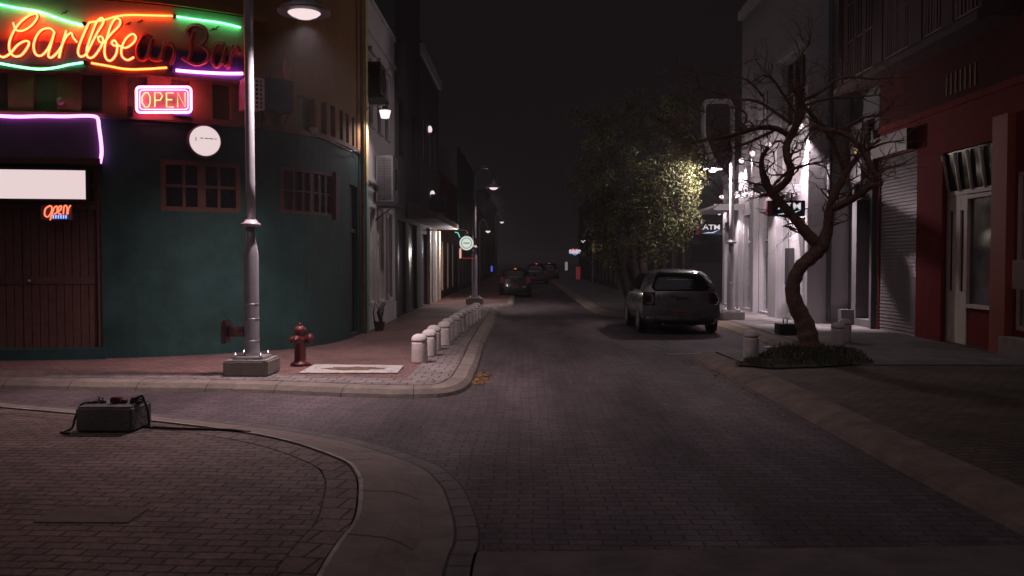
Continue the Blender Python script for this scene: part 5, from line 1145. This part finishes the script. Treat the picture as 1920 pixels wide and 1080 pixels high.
# outline in pixels at depth 26 : (px, py, radius px)
blobs = [(1200, 330, 75), (1240, 300, 60), (1280, 330, 42), (1160, 350, 65), (1120, 385, 45), (1255, 380, 55), (1200, 410, 60), (1150, 430, 40), (1240, 430, 45), (1285, 385, 30), (1180, 260, 70), (1240, 230, 60), (1130, 290, 55), (1200, 205, 38), (1150, 225, 38), (1255, 200, 25), (1100, 340, 40), (1290, 270, 32), (1115, 430, 30), (1300, 300, 22), (1298, 420, 18), (1280, 220, 40), (1275, 455, 18), (1105, 240, 40), (1292, 288, 16), (1275, 312, 22), (1262, 340, 24), (1284, 355, 25), (1298, 268, 14), (1120, 455, 35), (1190, 455, 40), (1230, 462, 32), (1150, 480, 26), (1270, 425, 26), (1215, 380, 40)]
for px, py, rp_ in blobs:
    for _ in range(int(rp_ * .55)):
        a = random.uniform(0, 6.28); q = math.sqrt(random.random()) * rp_; dz = math.sqrt(max(0, 1 - (q / rp_) ** 2)) * rp_ / FPX * 26
        cl.append(AY(px + q * math.cos(a), py + q * math.sin(a), (ly - .6 if px < 1230 else (ly - 1.2 if rp_ > 26 else ly - 2.0)) + random.uniform(-dz, dz) * 1.15))
for c_ in cl: clump(bm, c_, random.uniform(.14, .30), 44, .040, random.randrange(3))
LF = [mat('leaf_%d' % i, c_, .5, 0, .25, 4, 0, .3) for i, c_ in enumerate(((0.14, 0.15, 0.06), (0.22, 0.21, 0.10), (0.07, 0.08, 0.035)))]
link('crown', bm, LF, lt)

# grass patch under the bare tree
bm = NB(); gp = [P2(1375, 683, .14), P2(1450, 690, .14), P2(1560, 686, .14), P2(1640, 681, .14), P2(1620, 664, .14), P2(1585, 652, .14), P2(1520, 644, .14), P2(1450, 652, .14), P2(1415, 668, .14)]
poly(bm, gp, .142); struct('soil', bm, mat('soil', (0.05, 0.038, 0.028), .95, 0, .3, 12, .6))
def inside(p, pg):
    c = False
    for i in range(len(pg)):
        a, b = pg[i], pg[i - 1]
        if (a[1] > p[1]) != (b[1] > p[1]) and p[0] < (b[0] - a[0]) * (p[1] - a[1]) / (b[1] - a[1]) + a[0]: c = not c
    return c
bm = NB(); k = 0
x0_, x1_ = min(p[0] for p in gp), max(p[0] for p in gp); y0_, y1_ = min(p[1] for p in gp), max(p[1] for p in gp)
while k < 9000:
    p = (random.uniform(x0_, x1_), random.uniform(y0_, y1_)); k += 1
    if not inside(p, gp) or noise.noise(Vector((p[0] * 3, p[1] * 5, 0))) + random.uniform(-.3, .3) < -.28: continue
    cxx = (x0_ + x1_) / 2; hgt = random.uniform(.02, .10) * (1 + noise.noise(Vector((p[0] * 4, p[1] * 4, 3)))) * (1.25 - .7 * abs(p[0] - cxx) / (x1_ - x0_)); a = random.uniform(0, 6.28); lw = .005; dx_, dy_ = math.cos(a), math.sin(a); le = random.uniform(-.05, .05)
    v = [bm.verts.new(q) for q in ((p[0] - dx_ * lw, p[1] - dy_ * lw, .142), (p[0] + dx_ * lw, p[1] + dy_ * lw, .142), (p[0] + le, p[1] + random.uniform(-.04, .04), .142 + hgt))]
    f = bm.faces.new(v); f.material_index = random.randrange(2)
tag(link('grass', bm, [mat('grass_a', (0.04, 0.06, 0.022), .6, 0, .3, 9, 0), mat('grass_b', (0.07, 0.07, 0.03), .6, 0, .3, 9, 0)]), 'rough green grass around the foot of the bare tree', 'grass', None, 'stuff')

# thin haze volume added so the lamps glow, standing in for bloom
bm = NB(); box(bm, -750, 750, -350, 950, -1.05, 11.6)
hz = bpy.data.materials.new('haze'); hz.use_nodes = True; hn = hz.node_tree; hn.nodes.clear()
pv = hn.nodes.new('ShaderNodeVolumePrincipled'); pv.inputs['Density'].default_value = 0.0014; pv.inputs['Color'].default_value = (.9, .86, .88, 1); pv.inputs['Anisotropy'].default_value = 0.3
ho = hn.nodes.new('ShaderNodeOutputMaterial'); hn.links.new(pv.outputs[0], ho.inputs['Volume'])
tag(link('haze', bm, hz), None, None, None, 'stuff')
SC.cycles.volume_bounces = 0
